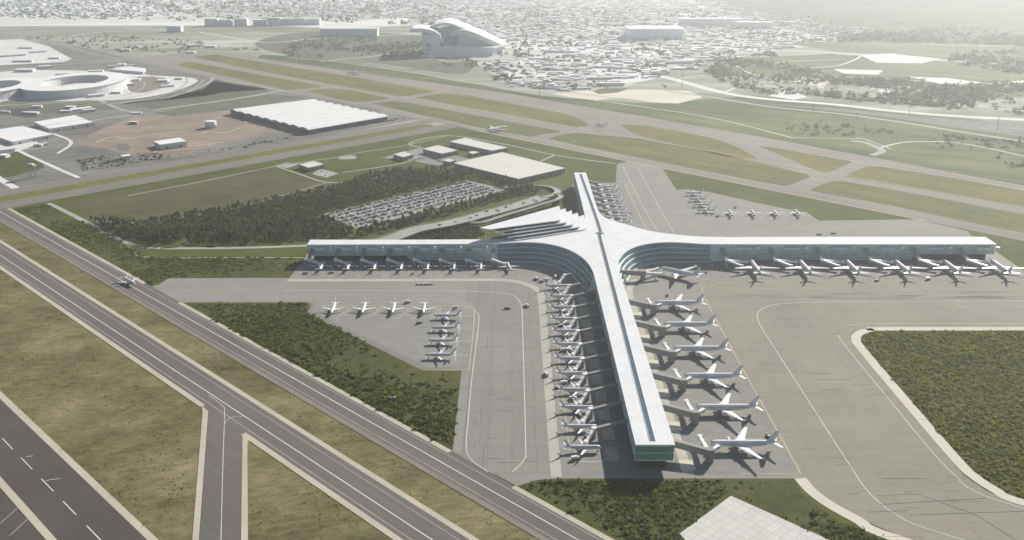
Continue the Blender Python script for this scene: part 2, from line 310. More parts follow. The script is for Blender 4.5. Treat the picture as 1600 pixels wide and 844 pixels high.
road('road', [(500, 96), (575, 89), (640, 82), (700, 96), (735, 92)], 10, M['pale_paving'], 5)
road('road', [(450, 90), (520, 96), (600, 107), (660, 116), (740, 130), (900, 146), (1000, 160)], 12, M['road_pale'], 5)
road('road', [(0, 33), (60, 30), (130, 27), (220, 24), (300, 20)], 18, M['pale_paving'], 5)
road('road', [(310, 50), (400, 65), (440, 66), (500, 60), (660, 54), (720, 56)], 14, M['pale_paving'], 5)
road('road', [(110, 57), (160, 50), (240, 48), (300, 51)], 12, M['pale_paving'], 5)
road('road', [(1200, 79), (1290, 82), (1330, 86), (1400, 84)], 14, M['pale_paving'], 5)
road('road', [(1320, 60), (1400, 64), (1470, 70), (1600, 72)], 12, M['pale_paving'], 5)
road('road', [(1010, 100), (1100, 100), (1150, 104), (1165, 112), (1200, 122)], 8, M['pale_paving'], 5)
for px, wd in (([(1130, 145), (1160, 134), (1200, 128), (1290, 128), (1390, 134)], 9), ([(1290, 146), (1380, 152), (1480, 158), (1560, 170), (1640, 176)], 7), ([(1305, 120), (1400, 124), (1480, 130), (1600, 138)], 8), ([(1250, 106), (1300, 104), (1330, 96), (1345, 88)], 8), ([(1050, 126), (1100, 118), (1150, 121), (1200, 134), (1234, 140)], 7), ([(1375, 231), (1420, 222), (1500, 224), (1600, 244)], 6), ([(880, 150), (1010, 168), (1120, 186), (1240, 216)], 5), ([(1150, 104), (1240, 96), (1310, 94)], 7)):
    road('road', px, wd, M['pale_paving'], 7)
sheetp('pale_lot', [(1540, 131), (1600, 126), (1680, 132), (1680, 140), (1600, 138)], M['pale_paving'], 4)
sheetp('pale_lot', [(1420, 120), (1480, 122), (1540, 130), (1470, 131)], M['pale_paving'], 4)
sheetp('pale_lot', [(1060, 92), (1090, 90), (1110, 94), (1085, 98)], M['sand_pale'], 4)
# upper-left works area
sheetp('dirt', [(-120, 330), (0, 297), (200, 266), (400, 233), (657, 186), (640, 176), (480, 150), (330, 122), (230, 98), (120, 72), (-120, 60)], M['dirt'], 2)
sheetp('sand_yard', [(120, 224), (150, 206), (205, 186), (270, 178), (350, 170), (372, 176), (440, 196), (480, 208), (400, 230), (330, 238), (250, 246), (200, 240), (160, 232)], M['sand'], 3, 4)
sheetp('pale_lot', [(-40, 64), (32, 61), (75, 72), (112, 92), (100, 97), (60, 99), (-40, 104)], M['pale_paving'], 3)
sheetp('green_field', [(180, 165), (230, 160), (320, 150), (400, 134), (420, 140), (330, 126), (322, 134), (260, 150)], M['grey_grass'], 4)
sheetp('green_field', [(190, 162), (260, 152), (318, 140), (336, 124), (420, 142), (400, 149), (290, 168), (240, 172)], M['grey_grass'], 4)
sheetp('green_field', [(240, 177), (330, 161), (420, 148), (480, 152), (360, 172), (270, 182)], M['grey_grass'], 4)
sheetp('green_field', [(-40, 165), (90, 158), (160, 160), (180, 170), (60, 178), (-40, 182)], M['grey_grass'], 3)
sheetp('green_field', [(-40, 226), (20, 232), (60, 248), (70, 262), (20, 276), (-40, 284)], M['scrub_ground'], 3)
sheetp('pale_lot', [(20, 156), (60, 158), (190, 156), (260, 146), (305, 130), (300, 122), (240, 118), (180, 112), (40, 110), (-30, 120), (-30, 160)], M['pale_paving'], 5, 4)
sheetp('dark_lot', [(225, 145), (262, 132), (262, 124), (240, 120), (210, 122), (200, 140)], M['shoulder_grey'], 6, 4)
for k, (a, b_) in enumerate((((60, 160), (170, 158)), ((170, 158), (250, 148)))): pass
road('road', [(150, 163), (200, 160), (270, 150), (318, 134), (332, 122), (318, 116)], 10, M['road_pale'], 7)
road('road', [(-40, 168), (90, 160), (150, 157), (168, 163), (192, 172), (218, 178), (160, 186), (60, 206)], 12, M['road_pale'], 7)
road('road', [(240, 172), (330, 160), (400, 149), (470, 137)], 16, M['road_pale'], 7)
sheetp('dark_pond', [(8, 172), (40, 170), (62, 177), (50, 183), (20, 181)], M['dark'], 5, 4)
sheetp('pale_lot', [(-40, 230), (30, 214), (108, 213), (80, 222), (30, 236), (-20, 246)], M['pale_paving'], 4)
road('road', [(0, 218), (30, 236), (60, 250), (100, 268), (124, 278)], 9, M['pale_paving'], 6)
road('road', [(-20, 266), (0, 280), (26, 295)], 14, M['pale_paving'], 6)
road('road', [(50, 200), (110, 220), (90, 240)], 8, M['pale_paving'], 6)
road('road', [(60, 60), (130, 80), (180, 91), (230, 98), (270, 107)], 26, M['asphalt_pale'], 6)
road('road', [(-40, 116), (60, 104), (170, 96), (230, 92)], 14, M['road_pale'], 6)

# ---- far runway corridor
sheetp('runway', [(205, 92), (300, 80), (345, 82), (400, 90.5), (800, 147), (1200, 216), (1700, 309), (1700, 395), (1600, 377), (1432, 343), (1200, 297), (1032, 263), (800, 216), (657, 186), (480, 148), (330, 121), (268, 106)], M['asphalt_pale'], 8)
G = [
 [(300, 89), (337, 85), (400, 96), (540, 118.5), (668, 140), (679, 142), (678, 144), (640, 150), (625, 151), (600, 147), (400, 110)],
 [(275, 102), (295, 96.5), (400, 116), (500, 134), (501, 136.5), (470, 139.5), (448, 140.5), (400, 130)],
 [(480, 142.5), (495, 140), (520, 138.5), (555, 142), (605, 153), (606, 155), (580, 158), (562, 160), (530, 156)],
 [(647, 152.5), (692, 146), (735, 150), (800, 162), (875, 176), (905, 186), (920, 195), (918, 197), (900, 199), (870, 194), (800, 181), (700, 163)],
 [(582, 162), (612, 158.5), (640, 161), (720, 176), (800, 191), (875, 205), (874, 207), (850, 210), (830, 214), (775, 205), (660, 180)],
 [(970, 195), (1007, 196), (1050, 203), (1110, 215), (1150, 229), (1183, 247.5), (1180, 249), (1135, 245), (1060, 227), (1000, 213), (980, 203)],
 [(858, 217), (870, 212), (900, 208), (1000, 217), (1112, 238), (1200, 258), (1262, 273), (1266, 277), (1235, 289), (1225, 290.5), (1200, 286.5), (1050, 257), (900, 227)],
 [(1185, 228), (1230, 234), (1328, 252), (1331, 254), (1300, 268), (1288, 270), (1275, 267), (1225, 245)],
 [(1320, 276), (1330, 270), (1355, 260.5), (1378, 261), (1500, 280), (1700, 318), (1700, 344), (1600, 324.5), (1440, 296), (1340, 279)],
 [(1265, 298), (1280, 290), (1300, 283.5), (1318, 283.5), (1450, 307), (1600, 336), (1700, 355), (1700, 386), (1600, 364.5), (1500, 345), (1400, 323), (1290, 303)]]
for k, g in enumerate(G): sheetp('median_grass', g, M['olive_green'] if k in (4, 6, 9) else M['olive'], 9)
sheetp('grass_island', [(926, 203.6), (936, 202.6), (942, 206), (934, 206)], M['olive'], 9)
# edge lines of the corridor
mb = MB()
for q, r0, r1 in ((1516.5, -500, 300), (1516.5, 560, 1640)): mb.ribbon([qr(q, r0), qr(q, r1)], 2.6, 10 * LZ)
for q in (1849, 1722): mb.ribbon([qr(q, -600), qr(q, 2500)], 1.6, 10 * LZ)
for q in (1880, 1905): mb.ribbon([qr(q, -600), qr(q, 3000)], .9, 10 * LZ)
tag(mb.build('runway_edge_line', M['paint_yellow']), kind='structure')
# ---- north-east taxiway pair (left to upper right)
band('taxiway', 300, 1535, 1703, 1752.5, M['asphalt_ne'], 9)
band('taxiway', 300, 1545, 1793, 1838, M['asphalt_ne'], 9)
sheet('median_grass', [qr(300, 1752.5), qr(1480, 1752.5), qr(1492, 1773), qr(1480, 1793), qr(300, 1793)], M['olive'], 9)
mb = MB()
for r in (1706, 1749, 1796.5, 1834): mb.ribbon([qr(300, r), qr(1500, r)], 1.2, 10.5 * LZ)
for r in (1728, 1815): mb.ribbon([qr(300, r), qr(1530, r)], .7, 10.5 * LZ)
tag(mb.build('taxiway_marking', M['paint_faint']), kind='structure')
# ---- near parallel taxiways
for q0, q1 in ((444.5, 484), (365.5, 411.4)): band('taxiway', q0, q1, -1300, 1706, M['asphalt'], 10)
band('runway', 182.5, 232, -1300, 2600, M['asphalt_dark'], 10)
band('asphalt_yard', 40, 176, -400, 900, M['asphalt_dark'], 8)
def cream(q0, q1, r0, r1): band('shoulder', q0, q1, r0, r1, M['cream'], 12)
def rq(px, py):
    x, y, _ = at(px, py); return (y - x) / 2 ** .5
rA, rB = rq(265, 435), rq(281, 473); rC = rq(706, 705); rD = rq(806, 759)
cream(479.6, 485, rB - 70 + 70, 1702) if False else None
cream(479.8, 485, rA + 4, 1700)
cream(479.8, 485, rC, rB)
cream(479.8, 485, -1300, rD)
band('shoulder', 444.5, 450, -1300, 1702, M['shoulder_grey'], 12)
rJ1, rJ2 = rq(314, 636), rq(378, 679)
cream(365, 370.6, rJ1, 1706); cream(365, 370.6, -1300, rJ2)
band('shoulder', 406.5, 411.8, -1300, 1706, M['cream'], 12)
cream(231.5, 237.6, -1300, 2600); cream(176.5, 182.5, -1300, 2600)
# connecting taxiway between runway and near taxiway
sheetp('taxiway', [(304, 626), (326, 643), (309, 880), (381, 900), (380, 680), (420, 700), (360, 640)], M['asphalt'], 9)
cp = [(315.5, 634.5), (325.5, 643), (311, 842), (309.5, 870), (298, 870), (300.5, 842), (316.5, 646)]
sheetp('shoulder', cp, M['cream'], 13)
sheetp('shoulder', [(379, 679.5), (389, 687), (386.5, 696), (387.5, 842), (388, 870), (376.5, 870), (376.8, 842)], M['cream'], 13)
mb = MB()
for q, wd, mi in ((q, wd, mi) for q, wd, mi in ((453.6, 1.0, 1), (465.2, 1.1, 0), (477.0, .9, 1), (374.8, 1.1, 1), (386.0, 1.1, 0), (400.5, .9, 1))):
    mb.ribbon([qr(q, -1300), qr(q, 1700)], wd, 12.5 * LZ, mi)
def pline(px, wd, mi=0, sm=5, z=12.7): mb.ribbon(smooth(ats(px), sm), wd, z * LZ, mi)
pline([(326, 618), (341, 629), (349, 636), (351, 645), (348.5, 720), (345.5, 835), (345, 880)], .6)
pline([(351, 664), (355, 657), (366, 651.5), (380, 651)], .5)
r = 1400.0
k = 0
while r > -1000:                                               # dashes of the near runway
    mb.ribbon([qr(206, r), qr(206, r - 27)], .9, 12.7 * LZ); r -= 48.1 if True else 0
pline([(41, 714), (52, 713)], .7); pline([(72, 752), (80, 750), (94, 748.5)], .7)
tag(mb.build('taxiway_marking', [M['paint'], M['paint_faint']]), kind='structure')
mb = MB()
for a, b_ in (((0, 819), (30, 792)), ((15, 838), (45, 810)), ((-40, 800), (0, 770))): mb.ribbon(ats([a, b_]), .8, 12.7 * LZ)
tag(mb.build('yard_marking', M['paint_faint']), kind='structure')

# ---- aprons
E1 = ats([(265, 435)])[0]
apron = ats([(281, 473), (237, 448), (250, 444), (265, 435), (452, 434.5), (476, 405)]) + [(-300, 1300), (-60, 1300), (60, 1420), (100, 1440), (112, 1560), (112, 1705), (140, 1722), (196, 1722)] + \
    ats([(964, 256.5), (982, 252), (1035, 263), (1057, 297), (1072, 296), (1107, 300), (1200, 321), (1262, 333.5), (1280, 345), (1432, 343), (1512, 361), (1517, 368), (1545, 385), (1600, 424), (1660, 470), (1900, 480), (1900, 511)]) + \
    [(437, 1024.5), (415, 1020), (398, 1008), (390, 990), (388.3, 829), (388.5, 700), (396, 676), (416, 653), (500, 600), (620, 530), (560, 500), (420, 560), (301, 611), (272, 640), (256, 672), (252, 691), (240, 694), (40, 694), (22, 692)] + \
    ats([(808, 760), (706, 705), (709, 702)]) + [(-53.5, 742), (-54, 906.6), (-92.4, 906.6), (-254.4, 1074), (-255, 1105.5)]
sheet('apron', apron, M['concrete'], 6)
sheet('apron_taxiway', [(-46, 702), (32, 702), (32.5, 1108), (20, 1160), (-20, 1185), (-60, 1187), (-60, 1112), (-48, 1100), (-43, 1070)], M['concrete_ns'], 7)
sheet('apron_taxiway', [(249, 1120), (252, 690), (256, 672), (272, 640), (301, 611), (420, 560), (560, 500), (620, 530), (500, 600), (416, 653), (396, 676), (388.5, 700), (388.3, 829), (390, 990), (398, 1008), (415, 1020), (437, 1024.5), (1000, 1030), (1000, 1130), (800, 1190), (300, 1190), (262, 1185)], M['concrete_warm'], 7)
sheet('stand_area', [(143, 700), (249, 700), (248, 1118), (143, 1130)], M['stand'], 8)
sheet('stand_area', [(43, 700), (104, 700), (104, 1120), (43, 1130)], M['stand'], 8)
sheetp('stand_area', [(490, 474), (702, 474), (716, 478), (724, 487), (722, 574), (668, 574), (497, 486)], M['stand'], 8)
mb = MB(); mb.ribbon(ats([(489, 472.5), (482, 487), (665, 577), (722, 577)]), 9, 7.5 * LZ); tag(mb.build('stand_border', M['stand_border']), kind='structure')
sheet('stand_area', [(140, 1440), (205, 1400), (212, 1722), (140, 1715)], M['stand'], 8)
# pale concrete strips
mb = MB()
mb.ribbon(smooth([(-303, 1186), (-150, 1187), (-40, 1188), (0, 1184), (22, 1168), (35, 1145), (38, 1110), (38, 1000)], 6) + [(38, 696)], 9.5, 9 * LZ)
tag(mb.build('apron_strip', M['strip']), kind='structure')
mb = MB()
mb.ribbon(smooth([(168, 1190), (157, 1165), (152, 1130), (152, 1110)], 5) + [(152, 703)], 9, 9 * LZ)
tag(mb.build('apron_strip', M['strip']), kind='structure')
for k in range(6):                                                # paler parking bays under the right-hand stands
    sheet('paved_bay', [(147, 707 + 69.5 * k), (160, 707 + 69.5 * k), (160, 724 + 69.5 * k), (147, 724 + 69.5 * k)], M['cream_bright'], 10)
for k in range(11): sheet('paved_bay', [(84, 722 + 37.7 * k), (95, 722 + 37.7 * k), (95, 746 + 37.7 * k), (84, 746 + 37.7 * k)], M['strip'], 10)
# curbs of the right-hand taxiway
oc = [(1600, 1025.5), (609, 1025), (437.2, 1024.5), (414, 1020), (398, 1008), (390, 992), (388.3, 940), (388.3, 829), (388.5, 720), (391, 694), (400, 672), (416.5, 653), (500, 602)]
mb = MB(); mb.ribbon(smooth([(1600, 1019.6)] + [(609, 1019.4)] + [(440, 1019), (422, 1016), (405, 1005), (396, 988), (393.6, 960), (393.2, 829), (394, 720), (397, 696), (405, 675), (419, 657.5), (505, 606), (640, 540)], 6), 10.5, 10 * LZ)
tag(mb.build('taxiway_shoulder', M['cream_bright']), kind='structure')
mb = MB(); mb.ribbon(smooth([(246.5, 694), (250, 675), (259, 655), (274, 634), (293, 611), (400, 545), (520, 480)], 6), 10.5, 10 * LZ)
tag(mb.build('taxiway_shoulder', M['cream_bright']), kind='structure')
# markings on the aprons
mb = MB()
def wline(pts, wd=.9, mi=0, sm=6, z=11): mb.ribbon(smooth(pts, sm) if sm else pts, wd, z * LZ, mi)
wline([(0, 704), (11, 726), (12.5, 760), (12.5, 1040), (12, 1090), (4, 1125), (-14, 1138), (-40, 1143), (-120, 1146), (-300, 1147)])
wline([(-21, 705), (-40, 735), (-42, 800), (-42, 900)] + [(-40, 1040), (-44, 1072), (-56, 1090), (-80, 1094)], .9)
wline([(560, 478), (430, 556), (330, 618), (308, 640), (297.5, 672), (296, 710), (296, 829), (296, 980), (297, 1040), (306, 1075), (330, 1096), (380, 1105), (490, 1108), (1000, 1112)])
wline([(382, 690), (378, 730), (377.5, 829), (378, 980), (381, 1000)])
wline([(400, 1030), (418, 1035), (445, 1036), (700, 1036.5), (1000, 1037)])
wline([(380, 690), (400, 660), (505, 590)])
wline([(560, 1100), (566, 1085)], .8, 0, 0)
wline([(249, 700), (248, 1116), (262, 1160), (275, 1172), (300, 1178)], 1.1, 1); wline([(196, 702), (249, 700.5)], .9, 1, 0)
wline([(213, 1400), (212, 1720)], 1.3, 1, 0)
wline([(-46, 905), (-46, 1060), (-52, 1085)], 1.0, 1)
wline([(-92, 908), (-48, 908)], .7, 1, 0)
wline([(52, 721), (50.5, 1120)], .7, 1, 0)
wline([(52, 721), (80, 721), (88, 735)], .8, 0, 0)
wline([(230, 1400), (226, 1560), (224, 1860)], .9); wline([(256, 1320), (253, 1500), (254, 1850)], .9)
wline([(700, 1195), (300, 1192)], .6, 2, 0)
for k in range(6):
    y = 741.5 + 69 * k
    wline([(178, y), (247, y)], .5, 1, 0); 
    for d in (14, 20): wline([(214, y + d), (247, y + d)], .6, 1, 0)
    wline([(185, y + 26), (160, y + 3)], .5, 1, 0)
for k in range(6):
    x = 337 + 68 * k; wline([(x, 1249), (x, 1186)], .5, 1, 0); wline([(x + 27, 1182), (x + 34, 1200), (x + 41, 1182)], .6, 1, 0)
for k in range(12): wline([(80, 739 + 37.7 * k), (50, 739 + 37.7 * k)], .4, 0, 0)
for k in range(8): wline([(-246 + 37 * k, 1192), (-246 + 37 * k, 1208)], .6, 1, 0); wline([(-249.5 + 37 * k, 1192), (-249.5 + 37 * k, 1208)], .6, 1, 0)
for k in range(4):
    x = -221.5 + 37.5 * k
    wline([(x + 16.5, 1060), (x + 16.5, 1088)], .7, 1, 0); wline([(x + 20, 1060), (x + 20, 1088)], .7, 1, 0)
    wline([(x - 14, 1052), (x + 10, 1052), (x + 10, 1060), (x + 15, 1070)], .7, 0, 0)
    y = 1051 - 37.8 * k
    wline([(-95, y - 9), (-95, y + 3), (-88, y + 3)], .7, 0, 0)
    for d in (5, 9): wline([(-70, y + d), (-47, y + d)], .6, 0, 0)
    wline([(-62, y - 6), (-62, y + 9)], .6, 0, 0)
    x = 365 + 37.5 * k; wline([(x + 18, 1490), (x + 18, 1512)], .8, 1, 0)
wline([(-240, 1094), (-66, 1094)], .7, 0, 0)
tag(mb.build('apron_marking', [M['paint'], M['paint_yellow'], M['paint_faint']]), kind='structure')
mb = MB()                                                           # cracks and skid marks in the old concrete
for k in range(26):
    x, y = random.uniform(-38, 10), random.uniform(705, 1080)
    if random.random() < .5: mb.ribbon([(x, y), (x + random.uniform(-1, 1), y + random.uniform(15, 60))], .35, 11 * LZ)
    else: mb.ribbon([(x, y), (x + random.uniform(8, 25), y + random.uniform(-1.5, 1.5))], .35, 11 * LZ)
for k in range(34):
    x, y = random.uniform(255, 385), random.uniform(610, 1080); mb.ribbon([(x, y), (x + random.uniform(8, 45), y + random.uniform(-2, 3))], random.uniform(.2, .45), 11 * LZ)
mb.ribbon([(300, 655), (390, 664)], .5, 11 * LZ); mb.ribbon([(318, 640), (420, 646)], .5, 11 * LZ); mb.ribbon([(340, 668), (372, 640), (390, 600)], .5, 11 * LZ)
tag(mb.build('concrete_crack', M['crack']), kind='structure')
mb = MB()                                                           # oil spots and rubber streaks on the stands
for k in range(150):
    if k < 60: x, y = random.uniform(165, 245), random.choice([741.3 + 68.9 * j for j in range(6)]) + random.gauss(0, 5)
    elif k < 110: x, y = random.uniform(48, 82), random.choice([739 + 37.7 * j for j in range(12)]) + random.gauss(0, 3)
    else: x, y = random.choice([336.8 + 68 * j for j in range(6)]) + random.gauss(0, 5), random.uniform(1185, 1240)
    rx_, ry_ = random.uniform(.6, 2.6), random.uniform(.4, 1.2); mb.add([(x + rx_ * math.cos(a * .785), y + ry_ * math.sin(a * .785), 10.8 * LZ + k * .0002) for a in range(8)], [tuple(range(8))])
for k in range(30):
    y = 1125 + random.gauss(0, 9); x = random.uniform(280, 620); mb.ribbon([(x, y), (x + random.uniform(20, 80), y + random.uniform(-1, 1))], .5, 10.7 * LZ + k * .0003)
tag(mb.build('oil_stain', noisy('oil_stain', [(.2, (.13, .12, .1)), (.8, (.19, .178, .155))], [(.3, 1, .8, 3)])), kind='structure')
# paved square at the lower right
sheet('paved_square', [(181.3, 667.7), (130.1, 615.5), (165, 520), (330, 500), (239.5, 611.4)], M['tiles'], 8)

# ---- fields
sheetp('field', [(95, 318), (200, 300), (400, 262), (435, 268), (510, 286), (520, 292), (400, 318), (300, 336), (225, 347), (160, 346)], M['field'], 5)
SCRUB = {
 'left': ats([(283, 475), (486, 474.5), (480, 489), (664, 581), (720, 581), (715, 633), (708, 701), (700, 699), (420, 545)]),
 'bottom': ats([(812, 760), (830, 755), (860, 751), (1240, 752), (1252, 770), (1275, 791), (1305, 811), (1420, 862), (1500, 905), (1400, 940), (1150, 940)]),
 'right': [(1000, 1014), (610, 1014), (446, 1013.5), (424, 1010), (410, 1000), (401.5, 985), (399.5, 950), (399, 829), (400, 720), (404, 697), (411, 680), (424, 663), (520, 603), (1000, 560)],
 'north': ats([(22, 327), (75, 320), (90, 326), (150, 356), (200, 384), (230, 402), (400, 402), (478, 404), (452, 433), (265, 433.5), (248, 442), (236, 446), (190, 421)]),
}
for k, p in SCRUB.items(): sheet('scrub_field', p, M['scrub_ground'], 5)
sheetp('mown_strip', [(205, 389), (400, 389), (478, 392), (478, 401), (232, 401)], M['lawn'], 7)
road('path', [(150, 352), (185, 375), (210, 391), (230, 402), (400, 402.5), (476, 403)], 2.2, M['cream'], 8)
road('service_road', [(75, 318), (95, 327), (140, 350), (180, 372), (215, 384), (250, 388), (330, 388), (400, 387), (480, 384)], 9, M['road_pale'], 8)
road('service_road', [(250, 388), (285, 385), (300, 372), (315, 364), (345, 357)], 5, M['road_pale'], 8)
road('service_road', [(700, 212), (640, 226), (560, 239), (520, 247), (430, 260), (330, 281), (200, 306)], 4, M['road_pale'], 8)
road('service_road', [(432, 260), (470, 273), (510, 285), (560, 283), (620, 272), (690, 263)], 5, M['road_pale'], 8)
road('service_road', [(510, 286), (440, 306), (380, 322), (300, 338), (225, 348), (150, 346)], 3, M['road_pale'], 8)
road('service_road', [(664, 232), (640, 224), (700, 212), (790, 226), (870, 243), (962, 256)], 6, M['road_pale'], 8)
road('service_road', [(868, 242), (845, 252)], 6, M['road_pale'], 8)
road('service_road', [(535, 270), (620, 257), (665, 247), (692, 254)], 5, M['road_pale'], 8)
sheetp('parking_pad', [(430, 259), (448, 254.5), (468, 255), (462, 259), (448, 263)], M['road_pale'], 8)
sheetp('parking_pad', [(488, 272), (500, 264), (530, 271), (510, 278)], M['road_pale'], 8)
sheetp('parking_pad', [(530, 246), (552, 243), (556, 248), (534, 249)], M['road_pale'], 8, 3)
sheetp('parking_pad', [(595, 247), (660, 230), (740, 250), (690, 260), (640, 251)], M['concrete'], 8)
LOT = [(-316, 1508), (-86, 1743), (-10, 1669), (-245, 1425)]
sheet('parking_lot', LOT, M['lot'], 8)

# ---------------------------------------------------------------- the terminal
ZR = 26.0
def seg(a, b, n): return [(a[0] + (b[0] - a[0]) * i / n, a[1] + (b[1] - a[1]) * i / n) for i in range(n)]
SE = smooth([(140, 1130), (140.3, 1160), (142, 1183), (146.8, 1203), (155.7, 1226), (168.8, 1247), (184.3, 1261.5), (203.4, 1271), (227.3, 1274.6), (251.3, 1271), (272, 1266.5), (295, 1265), (330, 1265)], 4)
NE_ = smooth([(354, 1299.3), (312, 1298.3), (277.5, 1301.3), (250.6, 1307.5), (217.6, 1321.3), (198.6, 1335), (170.6, 1366), (148.8, 1393), (141, 1414), (138, 1442), (137.3, 1480)], 4)
SW = smooth([(-60, 1266), (-32, 1267.2), (-12, 1270.7), (9, 1274), (34.8, 1273), (53.7, 1265), (71.2, 1251), (86.8, 1227.4), (98, 1199), (103.6, 1170), (106, 1140), (106, 1120)], 4)
out = seg((106, 706), (140, 706), 6) + seg((140, 706), (140, 1130), 70) + SE[:-1] + seg((330, 1265), (689, 1265), 60) + seg((689, 1265), (689, 1299.3), 6) + [(689, 1299.3)] + \
      NE_ + [(137.3, 1600), (137.3, 1697)] + seg((137.3, 1697), (115.3, 1697), 4) + seg((115.3, 1697), (114.5, 1423), 40) + [(113.5, 1400), (110, 1345), (100, 1326), (44, 1309), (-8, 1294), (-32, 1288), (-129, 1286)] + \
      seg((-291, 1286), (-291, 1263), 5) + seg((-291, 1263), (-60, 1266), 38) + SW[:-1] + seg((106, 1120), (106, 706), 70)
nO = len(out)
def normals(P):
    n = len(P); r = []
    for i in range(n):
        d = Vector((P[(i + 1) % n][0] - P[i - 1][0], P[(i + 1) % n][1] - P[i - 1][1]))
        d.normalize(); r.append((d.y, -d.x))
    return r
NRM = normals(out)
def offs(d): return [(p[0] + n[0] * d, p[1] + n[1] * d) for p, n in zip(out, NRM)]
def sst(a, b, x): t = max(0, min(1, (x - a) / (b - a))); return t * t * (3 - 2 * t)
def curvew(x, y):
    if y < 1300 and 100 < y:
        if x > 123: return sst(1120, 1190, y) * (1 - sst(230, 330, x))
        return sst(1110, 1185, y) * sst(-70, 20, x)
    return 0
def zbot(x, y):
    if y > 1320: return 2
    if y < 1120: return 10
    if x < -50: return 9 if x < -151 else 2
    if x > 300: return 2 if x < 575 else 11
    return 2 if x < -20 or x > 250 else 10 - 10 * sst(1110, 1150, y)
LEV = [24.4, 18, 12, 6, 0]
def profile(i):
    x, y = out[i]; wv = curvew(x, y); zb = zbot(x, y); r = []
    for k, o in enumerate((-.8, 1.6, 5, 9, 13)):
        zs = 24.4 + (zb - 24.4) * k / 4
        z = LEV[k] * wv + zs * (1 - wv); d = o * wv + -.9 * (1 - wv)
        r.append((x + NRM[i][0] * d, y + NRM[i][1] * d, z))
    return r
PRF = [profile(i) for i in range(nO)]
T = empty('terminal_building', (123, 1290, 0))
tag(T, 'white cross-shaped airport terminal with long flat roofed piers and curved glass corners', 'terminal')
def tp(mb, name, mat, sm=False):
    o = mb.build(name, mat, T, sm); o.matrix_parent_inverse = Matrix.Translation((-123, -1290, 0)); return o
mb = MB(); mb.prism(out, ZR - 1.6, ZR); roof = tp(mb, 'roof', M['roof_white'])
# glass walls level by level (skipping the hidden seam towards the hall)
mb = MB()
for i in range(nO):
    j = (i + 1) % nO; a, b_ = PRF[i], PRF[j]
    south_end = out[i][1] < 707 and out[j][1] < 707
    mi = 1 if south_end else (2 if (out[i][0] > 688 and out[j][0] > 688) else 0)
    if curvew(*out[i]) > .5: mi = 3
    for k in range(4): mb.add([a[k + 1], b_[k + 1], b_[k], a[k]], [(0, 1, 2, 3)], mi)
M['glass_deep'] = noisy('glass_deep', [(.2, (.06, .13, .145)), (.8, (.19, .32, .33))], [(.04, 1, .8, 3)], rough=.12, spec=.8)
tp(mb, 'glass_facade', [M['glass'], M['glass_green'], M['glass'], M['glass_deep']])
mb = MB()                                                            # floor bands
for k, hgt, dep in ((1, .5, .5), (2, .55, .6), (3, .5, .5), (4, .9, .7)):
    hgt0, dep0 = hgt, dep
    for i in range(nO):
        j = (i + 1) % nO; hgt = hgt0 + .5 * curvew(*out[i]); dep = dep0 + .9 * curvew(*out[i])
        if out[i][1] > 1285 and out[j][1] > 1285 and out[i][0] < 115 and out[i][1] < 1420: continue
        if k in (1, 3) and curvew(*out[i]) < .02 and out[i][1] < 1200: continue
        a, b_ = PRF[i][k], PRF[j][k]; na, nb = NRM[i], NRM[j]
        A = (a[0] + na[0] * dep, a[1] + na[1] * dep); B = (b_[0] + nb[0] * dep, b_[1] + nb[1] * dep)
        vs = [(a[0] - na[0] * .3, a[1] - na[1] * .3, a[2]), (b_[0] - nb[0] * .3, b_[1] - nb[1] * .3, b_[2]), (B[0], B[1], b_[2]), (A[0], A[1], a[2])]
        vs += [(v[0], v[1], v[2] + hgt) for v in vs]
        mb.add(vs, [(0, 1, 2, 3), (7, 6, 5, 4), (3, 2, 6, 7), (0, 4, 5, 1)])
tp(mb, 'floor_band', M['white_metal'])
mb = MB(); acc = 0                                                   # mullions
for i in range(nO):
    j = (i + 1) % nO; L_ = math.dist(out[i], out[j])
    if out[i][0] < 112 and 1285 < out[i][1] < 1425 or curvew(*out[i]) > .25: continue
    stp = 3.2 if out[i][1] < 707 else 4.5
    dpos = stp - acc
    while dpos < L_:
        t_ = dpos / L_
        for k in range(4):
            p = Vector(PRF[i][k + 1]).lerp(Vector(PRF[j][k + 1]), t_); q = Vector(PRF[i][k]).lerp(Vector(PRF[j][k]), t_)
            n = Vector((NRM[i][0], NRM[i][1], 0)) * .16; s_ = Vector((-NRM[i][1], NRM[i][0], 0)) * .13
            mb.add([p - s_, p + s_, q + s_, q - s_, p - s_ + n, p + s_ + n, q + s_ + n, q - s_ + n], [(4, 5, 6, 7), (0, 4, 7, 3), (1, 2, 6, 5)])
        dpos += stp
    acc = (acc + L_) % stp
tp(mb, 'mullion', M['mullion'])
mb = MB()
mb.prism([(112, 712), (134, 712), (134, 1180), (112, 1180)], 0, 10.5); mb.prism([(-150, 1269), (115, 1276), (115, 1300), (-150, 1282)], 0, 20)
mb.prism([(130, 1280), (600, 1270), (600, 1294), (130, 1294)], 0, 20); mb.prism([(600, 1272), (680, 1272), (680, 1294), (600, 1294)], 0, 11.5)
mb.prism([(119, 1300), (133, 1300), (133, 1690), (119, 1690)], 0, 20); mb.prism([(-284, 1272), (-150, 1272), (-150, 1281), (-284, 1281)], 0, 9.5)
tp(mb, 'ground_floor', M['core'])
mb = MB()                                                            # undersides of the raised ends
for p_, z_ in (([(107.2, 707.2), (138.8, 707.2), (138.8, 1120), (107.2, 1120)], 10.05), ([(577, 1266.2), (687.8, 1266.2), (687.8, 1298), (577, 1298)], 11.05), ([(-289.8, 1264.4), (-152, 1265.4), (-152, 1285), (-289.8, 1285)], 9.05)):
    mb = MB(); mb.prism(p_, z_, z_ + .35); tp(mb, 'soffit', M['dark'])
pass
